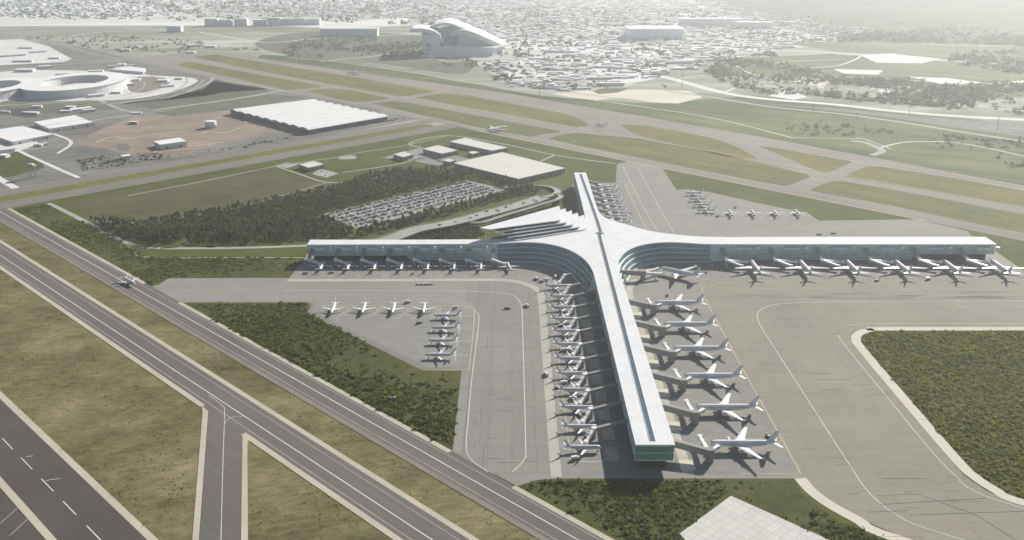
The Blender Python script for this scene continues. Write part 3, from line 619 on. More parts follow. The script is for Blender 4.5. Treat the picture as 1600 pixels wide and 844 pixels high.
# roof lights along the piers: a glass strip between two low kerbs
mb = MB()
for pts in (smooth([(121.6, 712), (123.0, 850), (124.8, 1010), (126.6, 1180), (127.6, 1290), (128.5, 1312)], 5), smooth([(129.5, 1320), (131.2, 1334), (130.2, 1450), (127.8, 1600), (126.3, 1686)], 5)):
    mb.ribbon(pts, 4.4, ZR + .12)
    for sd_ in (-1, 1):
        kb = MB(); L_ = [(x + sd_ * 2.4, y) for x, y in pts]
        for a, b_ in zip(L_[:-1], L_[1:]): kb.bar((a[0], a[1], ZR + .01), (b_[0], b_[1], ZR + .01), .35, .45)
        tp(kb, 'skylight_kerb', M['white_metal'])
mb.add([(122, 1316, ZR + .13), (128.5, 1309, ZR + .13), (137, 1316, ZR + .13), (129, 1325, ZR + .13)], [(0, 1, 2, 3)])
tp(mb, 'skylight', M['glass_blue'])
# entrance hall: five stacked white blades
dk = MB()
for k in range(5):
    z = 42 - 3.6 * k; dx = 9.6 * k; W_ = (-46 + dx, 1293 - 2.6 * k); Nn = (74 + dx, 1409.5)
    if k: W_ = (-33 + 8.8 * k, 1286 - 1.2 * k)
    fr = smooth([(74 + dx, 1342), (69 + dx, 1331 + .3 * k), (50 + dx, 1322), (10 + dx * 1, 1304 - k), (-31 + 8.8 * k, 1284.5 - 1.3 * k)], 5)
    poly = [W_, Nn] + fr
    b2 = MB(); b2.prism(poly, z - 1.3, z)
    tp(b2, 'roof_blade', M['roof_white'])
    cxp = sum(p[0] for p in poly) / len(poly); cyp = sum(p[1] for p in poly) / len(poly)
    inn = [(p[0] + (cxp - p[0]) * .1 + (6 if p[0] < 0 else 0), p[1] + (cyp - p[1]) * .1) for p in poly]
    dk.prism(inn, z - 3.2 if k < 4 else 24, z - 1.15)
dk.prism([(-30, 1290), (70, 1396), (112, 1396), (112, 1340), (40, 1306)], 0, 27)
tp(dk, 'hall_wall', M['core'])
for k in range(6): cb = MB(); cb.cyl((-38 + 19 * k, 1296 + 18.4 * k), .7, 0, 39.8, 8); tp(cb, 'hall_column', M['white_metal'])
                                                                     # white plant units under the eaves of both wings
FU = [((-272 + 37 * k, 1261.4, 20.0), (13, 2.2, 2.8)) for k in range(7)] + [((-257 + 37 * k, 1260.9, 21.2), (2.6, 3.4, 5.2)) for k in range(7)] + [((330 + 68 * k, 1262.4, 20.4), (20, 2.6, 2.6)) for k in range(6)] + [((350 + 68 * k, 1261.8, 21.2), (4, 4, 3.2)) for k in range(6)]
for c_, d_ in FU: hb = MB(); hb.box(c_, d_); tp(hb, 'facade_unit', M['white_metal'])

# ---------------------------------------------------------------- aeroplanes
def wing_mesh(mb, root_le, root_c, tip_le, tip_c, y0, y1, z0, z1, th, mi=0):
    def sec(le, c, y, z, t): return [(le, y, z), (le - .3 * c, y, z + t * c * .55), (le - c, y, z + .02), (le - .3 * c, y, z - t * c * .45)]
    a, b_ = sec(root_le, root_c, y0, z0, th), sec(tip_le, tip_c, y1, z1, th * .8)
    fs = [(i, (i + 1) % 4, 4 + (i + 1) % 4, 4 + i) for i in range(4)] + [(3, 2, 1, 0), (4, 5, 6, 7)]
    if y1 > y0: fs = [tuple(reversed(f)) for f in fs]
    mb.add(a + b_, fs, mi)
def fin_mesh(mb, le0, c0, le1, c1, z0, z1, t):
    a = [(le0, 0, z0), (le0 - .35 * c0, t, z0), (le0 - c0, 0, z0), (le0 - .35 * c0, -t, z0)]
    b_ = [(le1, 0, z1), (le1 - .35 * c1, t * .6, z1), (le1 - c1, 0, z1), (le1 - .35 * c1, -t * .6, z1)]
    mb.add(a + b_, [(i, (i + 1) % 4, 4 + (i + 1) % 4, 4 + i) for i in range(4)] + [(3, 2, 1, 0), (4, 5, 6, 7)])
def airliner(label, L, span, rad, zc, chord, tipc, sweep, engines, finh, tailspan):
    """nose along +x, origin on the ground at the nose"""
    r = empty('airliner'); tag(r, label, 'airliner')
    f = MB(); prof = [(0, .12, -.32), (.008, .3, -.26), (.022, .56, -.16), (.045, .82, -.06), (.075, .97, 0), (.11, 1, 0), (.68, 1, 0), (.76, .94, .06), (.84, .76, .24), (.91, .52, .44), (.965, .3, .6), (1, .1, .68)]
    f.tube([(-a * L, zc + o * rad, k * rad, k * rad * 1.04) for a, k, o in prof], 16)
    f.build('fuselage', M['plane_white'], r, True)
    c = MB(); c.box((-.026 * L, 0, zc + .42 * rad), (.012 * L, rad * 1.1, rad * .3)); c.build('cockpit_window', M['window_dark'], r)
    for s in (-1, 1):
        wb = MB(); wroot = -.33 * L
        wing_mesh(wb, wroot, chord, wroot - sweep * span * .5 * .36, chord * .62, s * rad * .5, s * span * .5 * .36, zc - rad * .5, zc - rad * .5 + .02 * span, .12)
        wing_mesh(wb, wroot - sweep * span * .5 * .36, chord * .62, wroot - sweep * span * .5, tipc, s * span * .5 * .36, s * span * .5, zc - rad * .5 + .02 * span, zc - rad * .5 + .045 * span, .1)
        fin_mesh_pts = (wroot - sweep * span * .5)
        wb.add([(fin_mesh_pts, s * span * .5, zc - rad * .5 + .044 * span), (fin_mesh_pts - tipc, s * span * .5, zc - rad * .5 + .044 * span), (fin_mesh_pts - tipc * 1.3, s * span * .515, zc - rad * .5 + .044 * span + 1.8), (fin_mesh_pts - tipc * .7, s * span * .515, zc - rad * .5 + .044 * span + 1.8)], [(0, 1, 2, 3), (3, 2, 1, 0)])
        wb.build('wing', M['plane_white'], r)
        tb = MB(); tr = -.885 * L
        wing_mesh(tb, tr, chord * .46, tr - tailspan * .32, tipc * .9, s * rad * .25, s * tailspan * .5, zc + rad * .45, zc + rad * .45 + .6, .1); tb.build('tailplane', M['plane_white'], r)
        for ey, ex in engines:
            eb = MB(); er = rad * .47; ez = zc - rad * .5 + .04 * span * ey - er * .95; ex0 = wroot - sweep * span * .5 * ey + chord * .22
            eb.tube([(ex0, ez, er * .86, er * .86), (ex0 - .3, ez, er, er), (ex0 - 2.0 * er * 1.3, ez, er * .95, er * .95), (ex0 - 4.2 * er, ez, er * .5, er * .5)], 12)
            for v in range(len(eb.v)): eb.v[v] = (eb.v[v][0], eb.v[v][1] + s * span * .5 * ey, eb.v[v][2])
            eo = eb.build('engine', M['engine'], r, True)
            ib = MB(); ib.tube([(ex0 + .02, ez, er * .8, er * .8), (ex0 + .04, ez, er * .2, er * .2)], 12)
            for v in range(len(ib.v)): ib.v[v] = (ib.v[v][0], ib.v[v][1] + s * span * .5 * ey, ib.v[v][2])
            ib.build('intake', M['dark'], eo)
        wn = MB(); wn.box((-.47 * L, s * rad * .985, zc + .28 * rad), (.72 * L, .06, .32)); wn.build('cabin_windows', M['window_dark'], r)
    fb = MB(); fin_mesh(fb, -.83 * L, chord * .62, -.83 * L - finh * .85, chord * .26, zc + rad * .7, zc + rad + finh, rad * .12); fb.build('tail_fin', M['plane_grey'], r)
    for gx, gy in ((-.09 * L, 0), (-.5 * L, rad * .9), (-.5 * L, -rad * .9)):
        g = MB(); hgt = zc - rad * .8; g.cyl((gx, gy), .22, .6, hgt, 6)
        for q_ in ((-.45, .45) if gy else (0,)):
            for s in (-.35, .35):
                vs = [(gx + q_ + .5 * math.cos(a * math.pi / 4), gy + s + e * .15, .5 + .5 * math.sin(a * math.pi / 4)) for e in (-1, 1) for a in range(8)]
                g.add(vs, [(i, (i + 1) % 8, 8 + (i + 1) % 8, 8 + i) for i in range(8)] + [tuple(reversed(range(8))), tuple(range(8, 16))])
        g.build('landing_gear', M['tyre'], r)
    return r
wide4 = airliner('x', 61, 58, 3.0, 6.8, 12.5, 3.0, .62, ((.34, 0), (.66, 0)), 9.6, 22)
wide2 = airliner('x', 58, 60, 3.1, 7.0, 13, 3.0, .55, ((.33, 0),), 9.6, 22)
narrow = airliner('x', 33, 28.5, 1.9, 4.2, 5.6, 1.5, .5, ((.34, 0),), 6.0, 11.5)
USED = set()
def plane(proto, x, y, hd, label, group):
    """hd: heading in degrees, 0 = east, 90 = north; x, y: nose on the ground"""
    if proto.name in USED: o = copy_tree(proto)
    else: o = proto; USED.add(proto.name)
    o.location = (x, y, .36); o.rotation_euler.z = R(hd); o['label'] = label
    o['group'] = group; return o
ORD = ['first', 'second', 'third', 'fourth', 'fifth', 'sixth', 'seventh', 'eighth', 'ninth', 'tenth', 'eleventh', 'twelfth']
for k in range(6): plane(wide4, 177.8, 741.3 + 68.9 * k, 180, f'four-engined white jumbo jet, {ORD[k]} from the near end, right of the long pier', 'jumbo jets right of the long pier')
plane(wide2, 205, 1216.5, 144, 'white wide jet parked aslant in the curved right corner of the terminal', 'jets by the right wing')
for k, x in enumerate((336.8, 405.5, 471, 540, 608.3, 675.5)): plane(wide2, x, 1249, 90, f'wide white jet nosed up to the right wing, {ORD[k]} from the terminal centre', 'jets by the right wing')
WT = (-265.4, -227.9, -191.1, -154, -117.3, -80.6, -43.4)
for k, x in enumerate(WT): plane(narrow, x, 1249.5, 90, f'small white jet nosed up to the left wing, {ORD[k]} from its outer end', 'small jets by the left wing')
plane(narrow, -6.5, 1247.5, 98, 'small white jet nosed up where the left wing starts to curve', 'small jets by the left wing')
LY = [739, 776.9, 815, 852.7, 890.2, 927.8, 966, 1003.5, 1040.3, 1077.5, 1115.4, 1154]
for k, y in enumerate(LY): plane(narrow, 80 if k < 11 else 75, y, 0, f'small white jet, {ORD[k]} from the near end, left of the long pier', 'small jets left of the long pier')
for k, y in enumerate((1676, 1637, 1599, 1561.5, 1523.3, 1485.3, 1447.5)): plane(narrow, 160.5, y, 180, f'small jet at the far short pier, {ORD[k]} counted from the far end', 'small jets at the far pier')
for k, y in enumerate((1631, 1591, 1553.5, 1518)): plane(narrow, 311.5, y, 180, f'small jet on the far right apron, {ORD[k]} from the back of its column', 'jets on the far right apron')
for k, x in enumerate((365, 402.4, 439.7, 477)): plane(narrow, x, 1519, 90, f'small jet on the far right apron, {ORD[k]} from the left in its row', 'jets on the far right apron')
for k, x in enumerate((-221, -183.3, -146.5, -108.7)): plane(narrow, x, 1058, 270, f'small jet facing the viewer on the left apron, {ORD[k]} from the left', 'jets on the left apron')
for k, y in enumerate((1051, 1013, 976, 937)): plane(narrow, -95, y, 180, f'small jet facing left on the left apron, {ORD[k]} from the back', 'jets on the left apron')
plane(narrow, -500, 1162, 135 - 180 + 0, 'small white jet taxiing alone along the near taxiway at the left', 'taxiing jets')
plane(wide2, -58, 2203, 225 + 0, 'grey-white jet taxiing alone behind the flat roofed warehouses', 'taxiing jets')
plane(narrow, 204, 2290, 180, 'small jet taxiing across the junction of the far runway', 'taxiing jets')
plane(wide2, -560, 3215, 200, 'faint jet standing on the distant hazy runway', 'taxiing jets')

# ---------------------------------------------------------------- jet bridges
def jet_bridge(name, contact, rot, tunnels, zc, zr, label, group, wide=3.6, skirt=2.6, white=True):
    """contact: on the facade; rot: rotunda; tunnels: list of cab points; all local to origin at rotunda foot"""
    r = empty(name); tag(r, label, 'jet bridge', group)
    m = MB(); m.bar((contact[0], contact[1], zc), (rot[0], rot[1], zr), wide, skirt); m.build('walkway', M['bridge_grey'], r)
    m = MB()
    if white: m.cyl(rot, 2.6, zr - .4, zr + 3.1, 12)
    else: m.box((rot[0] + 1.5, rot[1], zr + skirt / 2 - .1), (7, 6, skirt + .8))
    m.build('rotunda', M['bridge_white'] if white else M['bridge_grey'], r)
    m = MB(); m.box((rot[0] + (0 if white else 1.5), rot[1], (zr - .55) / 2), (3.6, 3.6, zr - .55) if white else (6, 5, zr - .55)); m.build('support_tower', M['bridge_grey'], r)
    for (x, y, z) in tunnels:
        t_ = MB(); a, b_ = Vector((rot[0], rot[1], zr + (0 if white else 2.2))), Vector((x, y, z)); mid = a.lerp(b_, .55)
        tw = 1.0 if not white or wide > 4 else .82; t_.bar(a, mid, 3.3 * tw, 3.0); t_.bar(mid - Vector((0, 0, .1)), b_, 2.8 * tw, 2.7)
        to = t_.build('tunnel', M['bridge_white'], r)
        d = (b_ - a).normalized()
        c = MB(); c.box((x + d.x * 1.2, y + d.y * 1.2, z + 1.35), (3.8, 3.8, 3.3), math.atan2(d.y, d.x)); c.build('cab', M['bridge_white'], to)
        g = MB(); gx, gy = a.lerp(b_, .78).x, a.lerp(b_, .78).y; g.cyl((gx, gy), .35, .9, z + .2, 6); g.box((gx, gy, .5), (2.6, 1.2, 1.0), math.atan2(d.y, d.x) + math.pi / 2); g.build('bridge_leg', M['door_grey'], to)
    return r
def rep(proto, n, step, labels, start):
    for k in range(n):
        o = proto if k == 0 else copy_tree(proto)
        o.location = (start[0] + step[0] * k, start[1] + step[1] * k, 0); o['label'] = labels(k)
b1 = jet_bridge('jet_bridge', (106.3 - 75.5, 10), (0, 0), [(-8.2, -17.2, 4.6)], 10.5, 7.8, 'x', 'jet bridges left of the long pier')
rep(b1, 11, (0, 37.75), lambda k: f'grey one-armed jet bridge, {ORD[k]} from the near end, left of the long pier', (75.5, 763.5))
o = copy_tree(b1); o.location = (71, 1181, 0); o['label'] = 'grey jet bridge with one white arm, last before the curved left corner of the terminal'
b2 = jet_bridge('jet_bridge', (139.9 - 172.5, 13), (0, 0), [(-1.5, 29, 6.4), (10.3, 12.5, 5.6)], 9.5, 6.4, 'x', 'jet bridges right of the long pier', 4.4, 6.4, False)
rep(b2, 6, (0, 68.9), lambda k: f'brown-grey two-armed jet bridge, {ORD[k]} from the near end, right of the long pier', (172.5, 721.5))
b3 = jet_bridge('jet_bridge', (-2, 22.6), (0, 0), [(28, -1, 6.2), (17.5, -15, 5.6)], 18, 8.6, 'x', 'jet bridges along the right wing', 5.2, 3.2)
for k, x in enumerate((336.8, 405.5, 471, 540, 608.3, 675.5)):
    o = b3 if k == 0 else copy_tree(b3); o.location = (x - 36, 1241.5, 0)
    o['label'] = f'sloping two-armed jet bridge, {ORD[k]} from the centre along the right wing'
b4 = jet_bridge('jet_bridge', (1, 20), (0, 0), [(15.5, -3.5, 4.2)], 17, 8.4, 'x', 'jet bridges along the left wing', 4.2)
for k, x in enumerate(WT + (-6.5,)):
    o = b4 if k == 0 else copy_tree(b4); o.location = (x - 20.5, 1244.5 if k < 7 else 1243, 0)
    o['label'] = f'sloping one-armed jet bridge, {ORD[k]} from the outer end of the left wing'
b5 = jet_bridge('jet_bridge', (137.4 - 157, 6), (0, 0), [(6.5, -4.5, 4.2)], 9.0, 5.4, 'x', 'jet bridges of the far pier', 3.8, 5.2, False)
for k, y in enumerate((1676, 1637, 1599, 1561.5, 1523.3, 1485.3, 1447.5)):
    o = b5 if k == 0 else copy_tree(b5); o.location = (156, y + 11, 0); o['label'] = f'short grey jet bridge of the far pier, {ORD[k]} counted from the far end'
b6 = jet_bridge('jet_bridge', (-32.5, -4), (0, 0), [(24, 22.5, 6.2), (24.5, 3.5, 5.6)], 9.5, 6.4, 'x', 'jet bridges right of the long pier', 4.4, 6.4, False)
b6.location = (175.5, 1189, 0); b6['label'] = 'long grey jet bridge with two white arms in the curved right corner'

# ---------------------------------------------------------------- service vehicles on the aprons
def truck(label, kind):
    r = empty('service_truck'); tag(r, label, 'truck', 'service trucks on the aprons')
    b_ = MB(); b_.box((0, 0, .75), (7.6, 2.2, .5)); b_.build('chassis', M['dark'], r)
    c = MB(); c.prism([(2.1, -1.1), (3.9, -1.1), (3.9, 1.1), (2.1, 1.1)], 1.0, 2.6); c.build('cab', M['bridge_white'] if kind != 2 else M['paint_yellow'], r)
    wn = MB(); wn.box((3.92, 0, 2.0), (.06, 1.9, .8)); wn.build('windscreen', M['window_dark'], r)
    b_ = MB()
    if kind == 0: b_.box((-1.0, 0, 2.3), (5.4, 2.5, 2.6))
    elif kind == 1: b_.tube([(1.4, 2.0, 1.1, 1.0), (-3.6, 2.0, 1.1, 1.0)], 10)
    else: b_.box((-1.0, 0, 1.5), (5.4, 2.4, 1.0)); b_.box((-2.2, 0, 2.3), (2.4, 2.0, .7))
    b_.build('body', M['bridge_white'] if kind < 2 else M['door_grey'], r)
    for x in (2.6, -2.6):
        for y in (-1, 1):
            wv = MB(); vs = [(x + .5 * math.cos(a * math.pi / 4), y + e * .15, .5 + .5 * math.sin(a * math.pi / 4)) for e in (-1, 1) for a in range(8)]
            wv.add(vs, [(i, (i + 1) % 8, 8 + (i + 1) % 8, 8 + i) for i in range(8)] + [tuple(reversed(range(8))), tuple(range(8, 16))]); wv.build('wheel', M['tyre'], r)
    return r
TR = [truck('x', k) for k in range(3)]; tused = [0, 0, 0]
KN = ['white box truck', 'white tank truck', 'dark flatbed truck']
for px, py, k, hd, where in (
    (478, 428, 2, 0, 'at the outer end of the left wing'), (518, 427, 1, 10, 'between the first two jets of the left wing'), (645, 429, 2, 70, 'between two jets in the middle of the left wing'),
    (637, 473.5, 0, 20, 'behind the second jet of the left apron row'), (655, 506, 2, 30, 'in the open middle of the left apron'), (711, 483, 2, 60, 'behind the column of jets on the left apron'),
    (793, 483, 2, 8, 'out on the taxiway left of the long pier'), (823, 479.5, 0, 150, 'on the taxiway beside the pale strip'), (853, 587, 0, 120, 'on the pale strip left of the long pier'),
    (872, 606.5, 1, 20, 'behind a jet tail left of the long pier'), (880, 549, 0, 200, 'beside a wing left of the long pier'), (881, 600, 0, 20, 'under a tail left of the long pier'),
    (838, 437, 0, 140, 'in the dark curved left corner'), (846, 441, 1, 150, 'in a short queue in the curved left corner'), (853, 438.5, 0, 150, 'near the curved left corner facade'), (868, 434, 0, 90, 'alone in the shade of the left corner'),
    (1043, 462, 2, 80, 'between the slanting jet and the first jumbo'), (1087, 418, 0, 100, 'in the curved right corner near the glass'), (1113, 417.5, 1, 90, 'beside the facade where the right wing begins'),
    (1101, 427, 2, 20, 'behind the tail of the slanting jet'), (1200, 683, 2, 90, 'behind the nearest jumbo'), (1280, 367, 2, 0, 'behind the right wing, the left one of a pair'), (1302, 365.5, 2, 0, 'behind the right wing, the right one of a pair'),
    (1370, 439.5, 2, 30, 'between the third and fourth jets of the right wing'), (1450, 437.5, 0, 20, 'between the fourth and fifth jets of the right wing'), (1121, 339, 2, 30, 'between the column and the row of far jets'), (1149, 325, 2, 90, 'behind the row of far jets'),
    (983, 334.5, 2, 30, 'behind the tails at the far pier'), (612, 624, 2, 0, 'on a small clearing in the left scrub')):
    x, y, _ = at(px, py); o = TR[k] if not tused[k] else copy_tree(TR[k]); tused[k] = 1
    o.location = (x, y, .3); o.rotation_euler.z = R(hd); o['label'] = f'{KN[k]} {where}'
for k in range(12):
    o = copy_tree(TR[(k * 2) % 3]); y = LY[k] - 14 + (k * 7 % 5); o.location = (56 + (k * 13 % 17), y, .3); o.rotation_euler.z = R(20 + k * 47)
    o['label'] = f'{KN[(k * 2) % 3]} beside the {ORD[k]} small jet left of the long pier'
for k in range(6):
    o = copy_tree(TR[(k + 1) % 3]); o.location = (199 + k * 5 % 11, 741.3 + 68.9 * k + 15, .3); o.rotation_euler.z = R(90 + k * 31)
    o['label'] = f'{KN[(k + 1) % 3]} behind the {ORD[k]} jumbo right of the long pier'
for k, (px, py, lab) in enumerate(((662, 445, 'train of four baggage carts on the taxiway below the left wing'), (884, 447, 'train of four baggage carts beside the innermost small jet'))):
    x, y, _ = at(px, py); r = empty('baggage_train', (x, y, .3)); tag(r, lab, 'baggage carts', 'baggage trains')
    for j in range(4):
        c = MB(); c.box((-7.5 + 5 * j, 0, 1.5), (3.6, 1.8, 1.7)); c.build('cart', M['bridge_white'], r)
        c = MB(); c.box((-7.5 + 5 * j, 0, .4), (3.8, 1.4, .5)); c.build('undercarriage', M['dark'], r)
    c = MB(); c.box((11.5, 0, .8), (3, 1.6, 1)); c.box((10.6, 0, 1.6), (1.2, 1.4, .6)); c.build('tug', M['paint_yellow'], r)

# ---------------------------------------------------------------- buildings
def quad_building(name, label, roofpx, z, wall, roof, cat='building', group=None, doors=0, parapet=True, ribs=0, sink=None):
    P = ats(roofpx, z); a = sum(P[i][0] * P[(i + 1) % 4][1] - P[(i + 1) % 4][0] * P[i][1] for i in range(4))
    if a < 0: P = P[::-1]
    cx_, cy_ = sum(p[0] for p in P) / 4, sum(p[1] for p in P) / 4
    r = empty(name, (cx_, cy_, .2)); tag(r, label, cat, group)
    L_ = [(p[0] - cx_, p[1] - cy_) for p in P]
    inn = [(x * .985, y * .985) for x, y in L_]
    m = MB(); m.prism(inn, 0, z - .6, bottom=False); m.build('wall', M[wall], r)
    m = MB(); m.prism(L_, z - .55, z); ro = m.build('roof', M[roof], r)
    if parapet and not ribs:
        k = MB()
        for i in range(4):
            A, B = Vector((*L_[i], z + .01)), Vector((*L_[(i + 1) % 4], z + .01)); k.bar(A * 1 + (B - A) * .01, B - (B - A) * .01, .5, .5)
        k.build('parapet', M[roof], ro)
    if ribs:                                                         # shallow vaults across the roof
        A, B, C_, D = [Vector((*p, z)) for p in L_]
        if (B - A).length < (C_ - B).length: A, B, C_, D = B, C_, D, A
        k = MB(); n = ribs; sub = 6
        vs = []; 
        for i in range(n * sub + 1):
            t_ = i / (n * sub); h = .3 + 3.6 * math.sin(math.pi * ((i % sub) / sub)) if i < n * sub else .3
            for e0, e1 in ((A, B), (D, C_)):
                p = e0.lerp(e1, t_); vs.append((p.x, p.y, z + .02 + h))
        k.add(vs, [(2 * i, 2 * i + 2, 2 * i + 3, 2 * i + 1) for i in range(n * sub)]); k.build('roof_vault', M[roof], ro, False)
    for i in range(4):                                               # loading doors on every wall
        A, B = Vector((*inn[i], 0)), Vector((*inn[(i + 1) % 4], 0)); ln = (B - A).length
        for j in range(doors):
            c = A.lerp(B, (j + .5) / doors); d = (B - A).normalized(); n = Vector((d.y, -d.x, 0))
            m = MB(); c2 = c + n * .1; hh = min(z * .55, 5)
            m.box((c2.x, c2.y, hh / 2 + .05), (min(5, ln / doors * .5), .3, hh), math.atan2(d.y, d.x)); m.build('loading_door', M['door_grey'], r)
    return r
quad_building('hangar', 'huge white ridged-roof hangar with dark blue walls beside the sandy yard', [(358, 172), (486, 156), (607, 182), (482, 203.5)], 11, 'wall_blue', 'hazy_white', 'hangar', ribs=9, doors=5)
quad_building('shed', 'small white shed standing alone on the reddish sand', [(240, 221), (282, 215), (292, 221), (250, 226.5)], 11, 'wall_white', 'hazy_white', 'shed', doors=2)
WG = 'warehouses on the airport lawn'
quad_building('warehouse', 'small flat-roofed block with a car pad, alone at the left of the lawn', [(467, 257), (491, 252), (507, 257), (482, 262.5)], 8, 'wall_grey', 'roof_beige', 'warehouse', WG, 2)
quad_building('warehouse', 'smallest cube-like flat-roofed block left of the warehouse row', [(614.5, 241.5), (631, 237), (646, 241.5), (630, 246)], 8, 'wall_grey', 'roof_beige', 'warehouse', WG, 2)
quad_building('warehouse', 'medium square flat-roofed warehouse between the small block and the long one', [(660.5, 233), (685, 227), (716, 235), (691, 240.5)], 9, 'wall_grey', 'roof_beige', 'warehouse', WG, 3)
quad_building('warehouse', 'long pale flat-roofed warehouse at the back of the row', [(702, 221.5), (727, 215.5), (794, 231), (769, 236)], 9, 'wall_grey', 'roof_beige', 'warehouse', WG, 4)
quad_building('warehouse', 'largest pale flat-roofed warehouse, just behind the parking wood', [(708, 255), (785, 238), (884, 263), (810, 280)], 10, 'wall_grey', 'roof_beige', 'warehouse', WG, 5)
quad_building('annex', 'little flat-roofed annex at the left corner of the largest warehouse', [(692, 251), (702, 248), (712.5, 250.5), (702, 253.5)], 8, 'wall_grey', 'roof_beige', 'annex', None, 1)
quad_building('annex', 'little flat-roofed annex between the long and the largest warehouse', [(731, 238.3), (741, 236), (749.5, 238.3), (739, 241)], 6, 'wall_grey', 'roof_beige', 'annex', None, 1)
UL = 'white halls of the upper-left works'
quad_building('long_hall', 'long white flat hall at upper left, the farther of two', [(53, 191), (118, 180), (133, 186), (67, 197)], 9, 'wall_white', 'hazy_white', 'hall', UL, 3)
quad_building('long_hall', 'long white flat hall at upper left, the nearer of two', [(68, 197.5), (131, 186), (148, 191), (78, 201.5)], 9, 'wall_white', 'hazy_white', 'hall', UL, 3)
quad_building('long_hall', 'wide white slab-roofed hall cut by the left edge of the view', [(-30, 206), (36, 197), (84, 210), (20, 222)], 8, 'wall_white', 'hazy_white', 'hall', UL, 3)
quad_building('low_hall', 'thin white roof between the dark pond and the ring building', [(108, 170), (142, 166), (144, 168), (111, 172.5)], 5, 'wall_white', 'hazy_white', 'hall', UL)
quad_building('low_hall', 'white low hall right of the ring building roofs', [(172, 108.5), (205, 104), (228, 107), (224, 112.5)], 8, 'wall_white', 'hazy_white', 'hall', UL)
# tank
x, y, _ = at(327.5, 201); r = empty('storage_tank', (x, y, .2)); tag(r, 'round grey-white storage tank standing on the sand left of the ridged hangar', 'tank')
m = MB(); m.cyl((0, 12), 13.5, 0, 16, 24); m.build('tank_shell', M['wall_white'], r, True); m = MB(); m.cyl((0, 12), 13.9, 16.02, 17, 24, 0, 2); m.build('tank_roof', M['hazy_white'], r)
x, y, _ = at(209, 194); r = empty('hut', (x, y, .2)); tag(r, 'tiny hut with flat roof on the sand near the white halls', 'hut')
m = MB(); m.box((0, 0, 3), (20, 9, 6)); m.build('wall', M['wall_grey'], r); m = MB(); m.box((0, 0, 6.3), (21, 10, .5)); m.build('roof', M['hazy_white'], r)
# pale sheds scattered round the arena, and pale yards in the city
k = 0
for px, py, w_, d_, h_ in ((40, 112, 60, 30, 8), (70, 106, 40, 26, 6), (100, 118, 50, 20, 7), (60, 154, 60, 24, 7), (95, 152, 36, 20, 6), (150, 151, 44, 18, 6), (182, 146, 30, 18, 5), (150, 113, 50, 20, 6), (255, 128, 34, 26, 6), (281, 124, 26, 18, 5), (262, 136, 40, 12, 5), (200, 134, 30, 30, 7), (214, 126, 22, 22, 5), (20, 88, 90, 20, 6), (60, 82, 60, 14, 5), (36, 97, 70, 16, 6), (85, 92, 40, 12, 5), (40, 76, 60, 12, 5)) + tuple((random.uniform(2, 215), random.uniform(164, 250), random.uniform(10, 34), random.uniform(7, 16), random.uniform(3, 6)) for _ in range(46)) + tuple((random.uniform(180, 330), random.uniform(66, 112), random.uniform(20, 60), random.uniform(10, 24), random.uniform(4, 8)) for _ in range(16)):
    if py > 160 and (px > 130 and 184 < py < 244 or py > 290 - px * .17 or px < 145 and 182 < py < 224): continue
    if py < 115 and px > 210 and py > 86: continue
    x, y, _ = at(px, py); r = empty('yard_shed', (x, y, .25), R(random.choice((-8, 12, 40, 5)))); tag(r, 'small pale shed among the yards and roads of the upper-left works', 'shed', 'small sheds of the upper-left works')
    m = MB(); m.box((0, 0, h_ / 2), (w_, d_, h_)); m.build('wall', M['wall_white'], r); m = MB(); m.box((0, 0, h_ + .4), (w_ + 1, d_ + 1, .7)); m.build('roof', M['hazy_white'], r)
for g_ in ([(808, 96), (835, 90), (880, 92), (930, 95), (925, 101), (880, 103), (815, 102)], [(930, 100), (960, 92), (1000, 96), (1040, 110), (1020, 124), (970, 130), (940, 122)], [(780, 112), (860, 108), (862, 118), (790, 122)], [(760, 64), (960, 66), (1040, 84), (960, 88), (800, 76)], [(1000, 74), (1150, 74), (1200, 79), (1060, 84)]):
    sheetp('pale_yard', g_, M['pale_paving'], 6, 3)
for g_ in ([(60, 200), (110, 204), (118, 216), (70, 226), (50, 214)], [(150, 242), (190, 246), (180, 256), (120, 262), (110, 250)], [(300, 236), (380, 218), (440, 206), (470, 212), (410, 228), (330, 240)], [(180, 228), (196, 224), (204, 232), (190, 238)]):
    sheetp('dirt_patch', g_, M['dirt'], 5, 3)
for px in ([(170, 158), (225, 148), (252, 136), (250, 124), (232, 117)], [(185, 161), (245, 152), (283, 137), (292, 124), (280, 117)], [(200, 163), (260, 154), (303, 138), (318, 124)], [(128, 157), (190, 150), (222, 138), (226, 128)]):
    road('ring_road', px, 5, M['road_pale'], 8)
for px in ([(150, 222), (175, 214), (200, 216), (240, 210), (290, 205)], [(240, 240), (255, 228), (300, 228), (350, 222)], [(380, 190), (400, 193), (440, 200), (470, 206)], [(300, 212), (330, 206), (350, 208), (375, 200)]):
    road('dirt_track', px, 3, M['sand_pale'], 6)
# watch tower
x, y, _ = at(52, 278); r = empty('watch_tower', (x, y, .2)); tag(r, 'thin-legged concrete tower at the left beside the taxiway', 'tower')
for sx in (-1, 1):
    for sy in (-1, 1): m = MB(); m.bar((sx * 4.5, sy * 3.5, 0), (sx * 4.5, sy * 3.5, .01), 1.4, 23); m.cyl((sx * 4.5, sy * 3.5), .8, 0, 23, 8); m.build('leg', M['wall_grey'], r)
m = MB(); m.box((0, 0, 24), (16, 11, 2.2)); m.build('platform', M['wall_grey'], r); m = MB(); m.box((0, 0, 26.4), (9, 7, 2.4)); m.build('cabin', M['wall_white'], r)
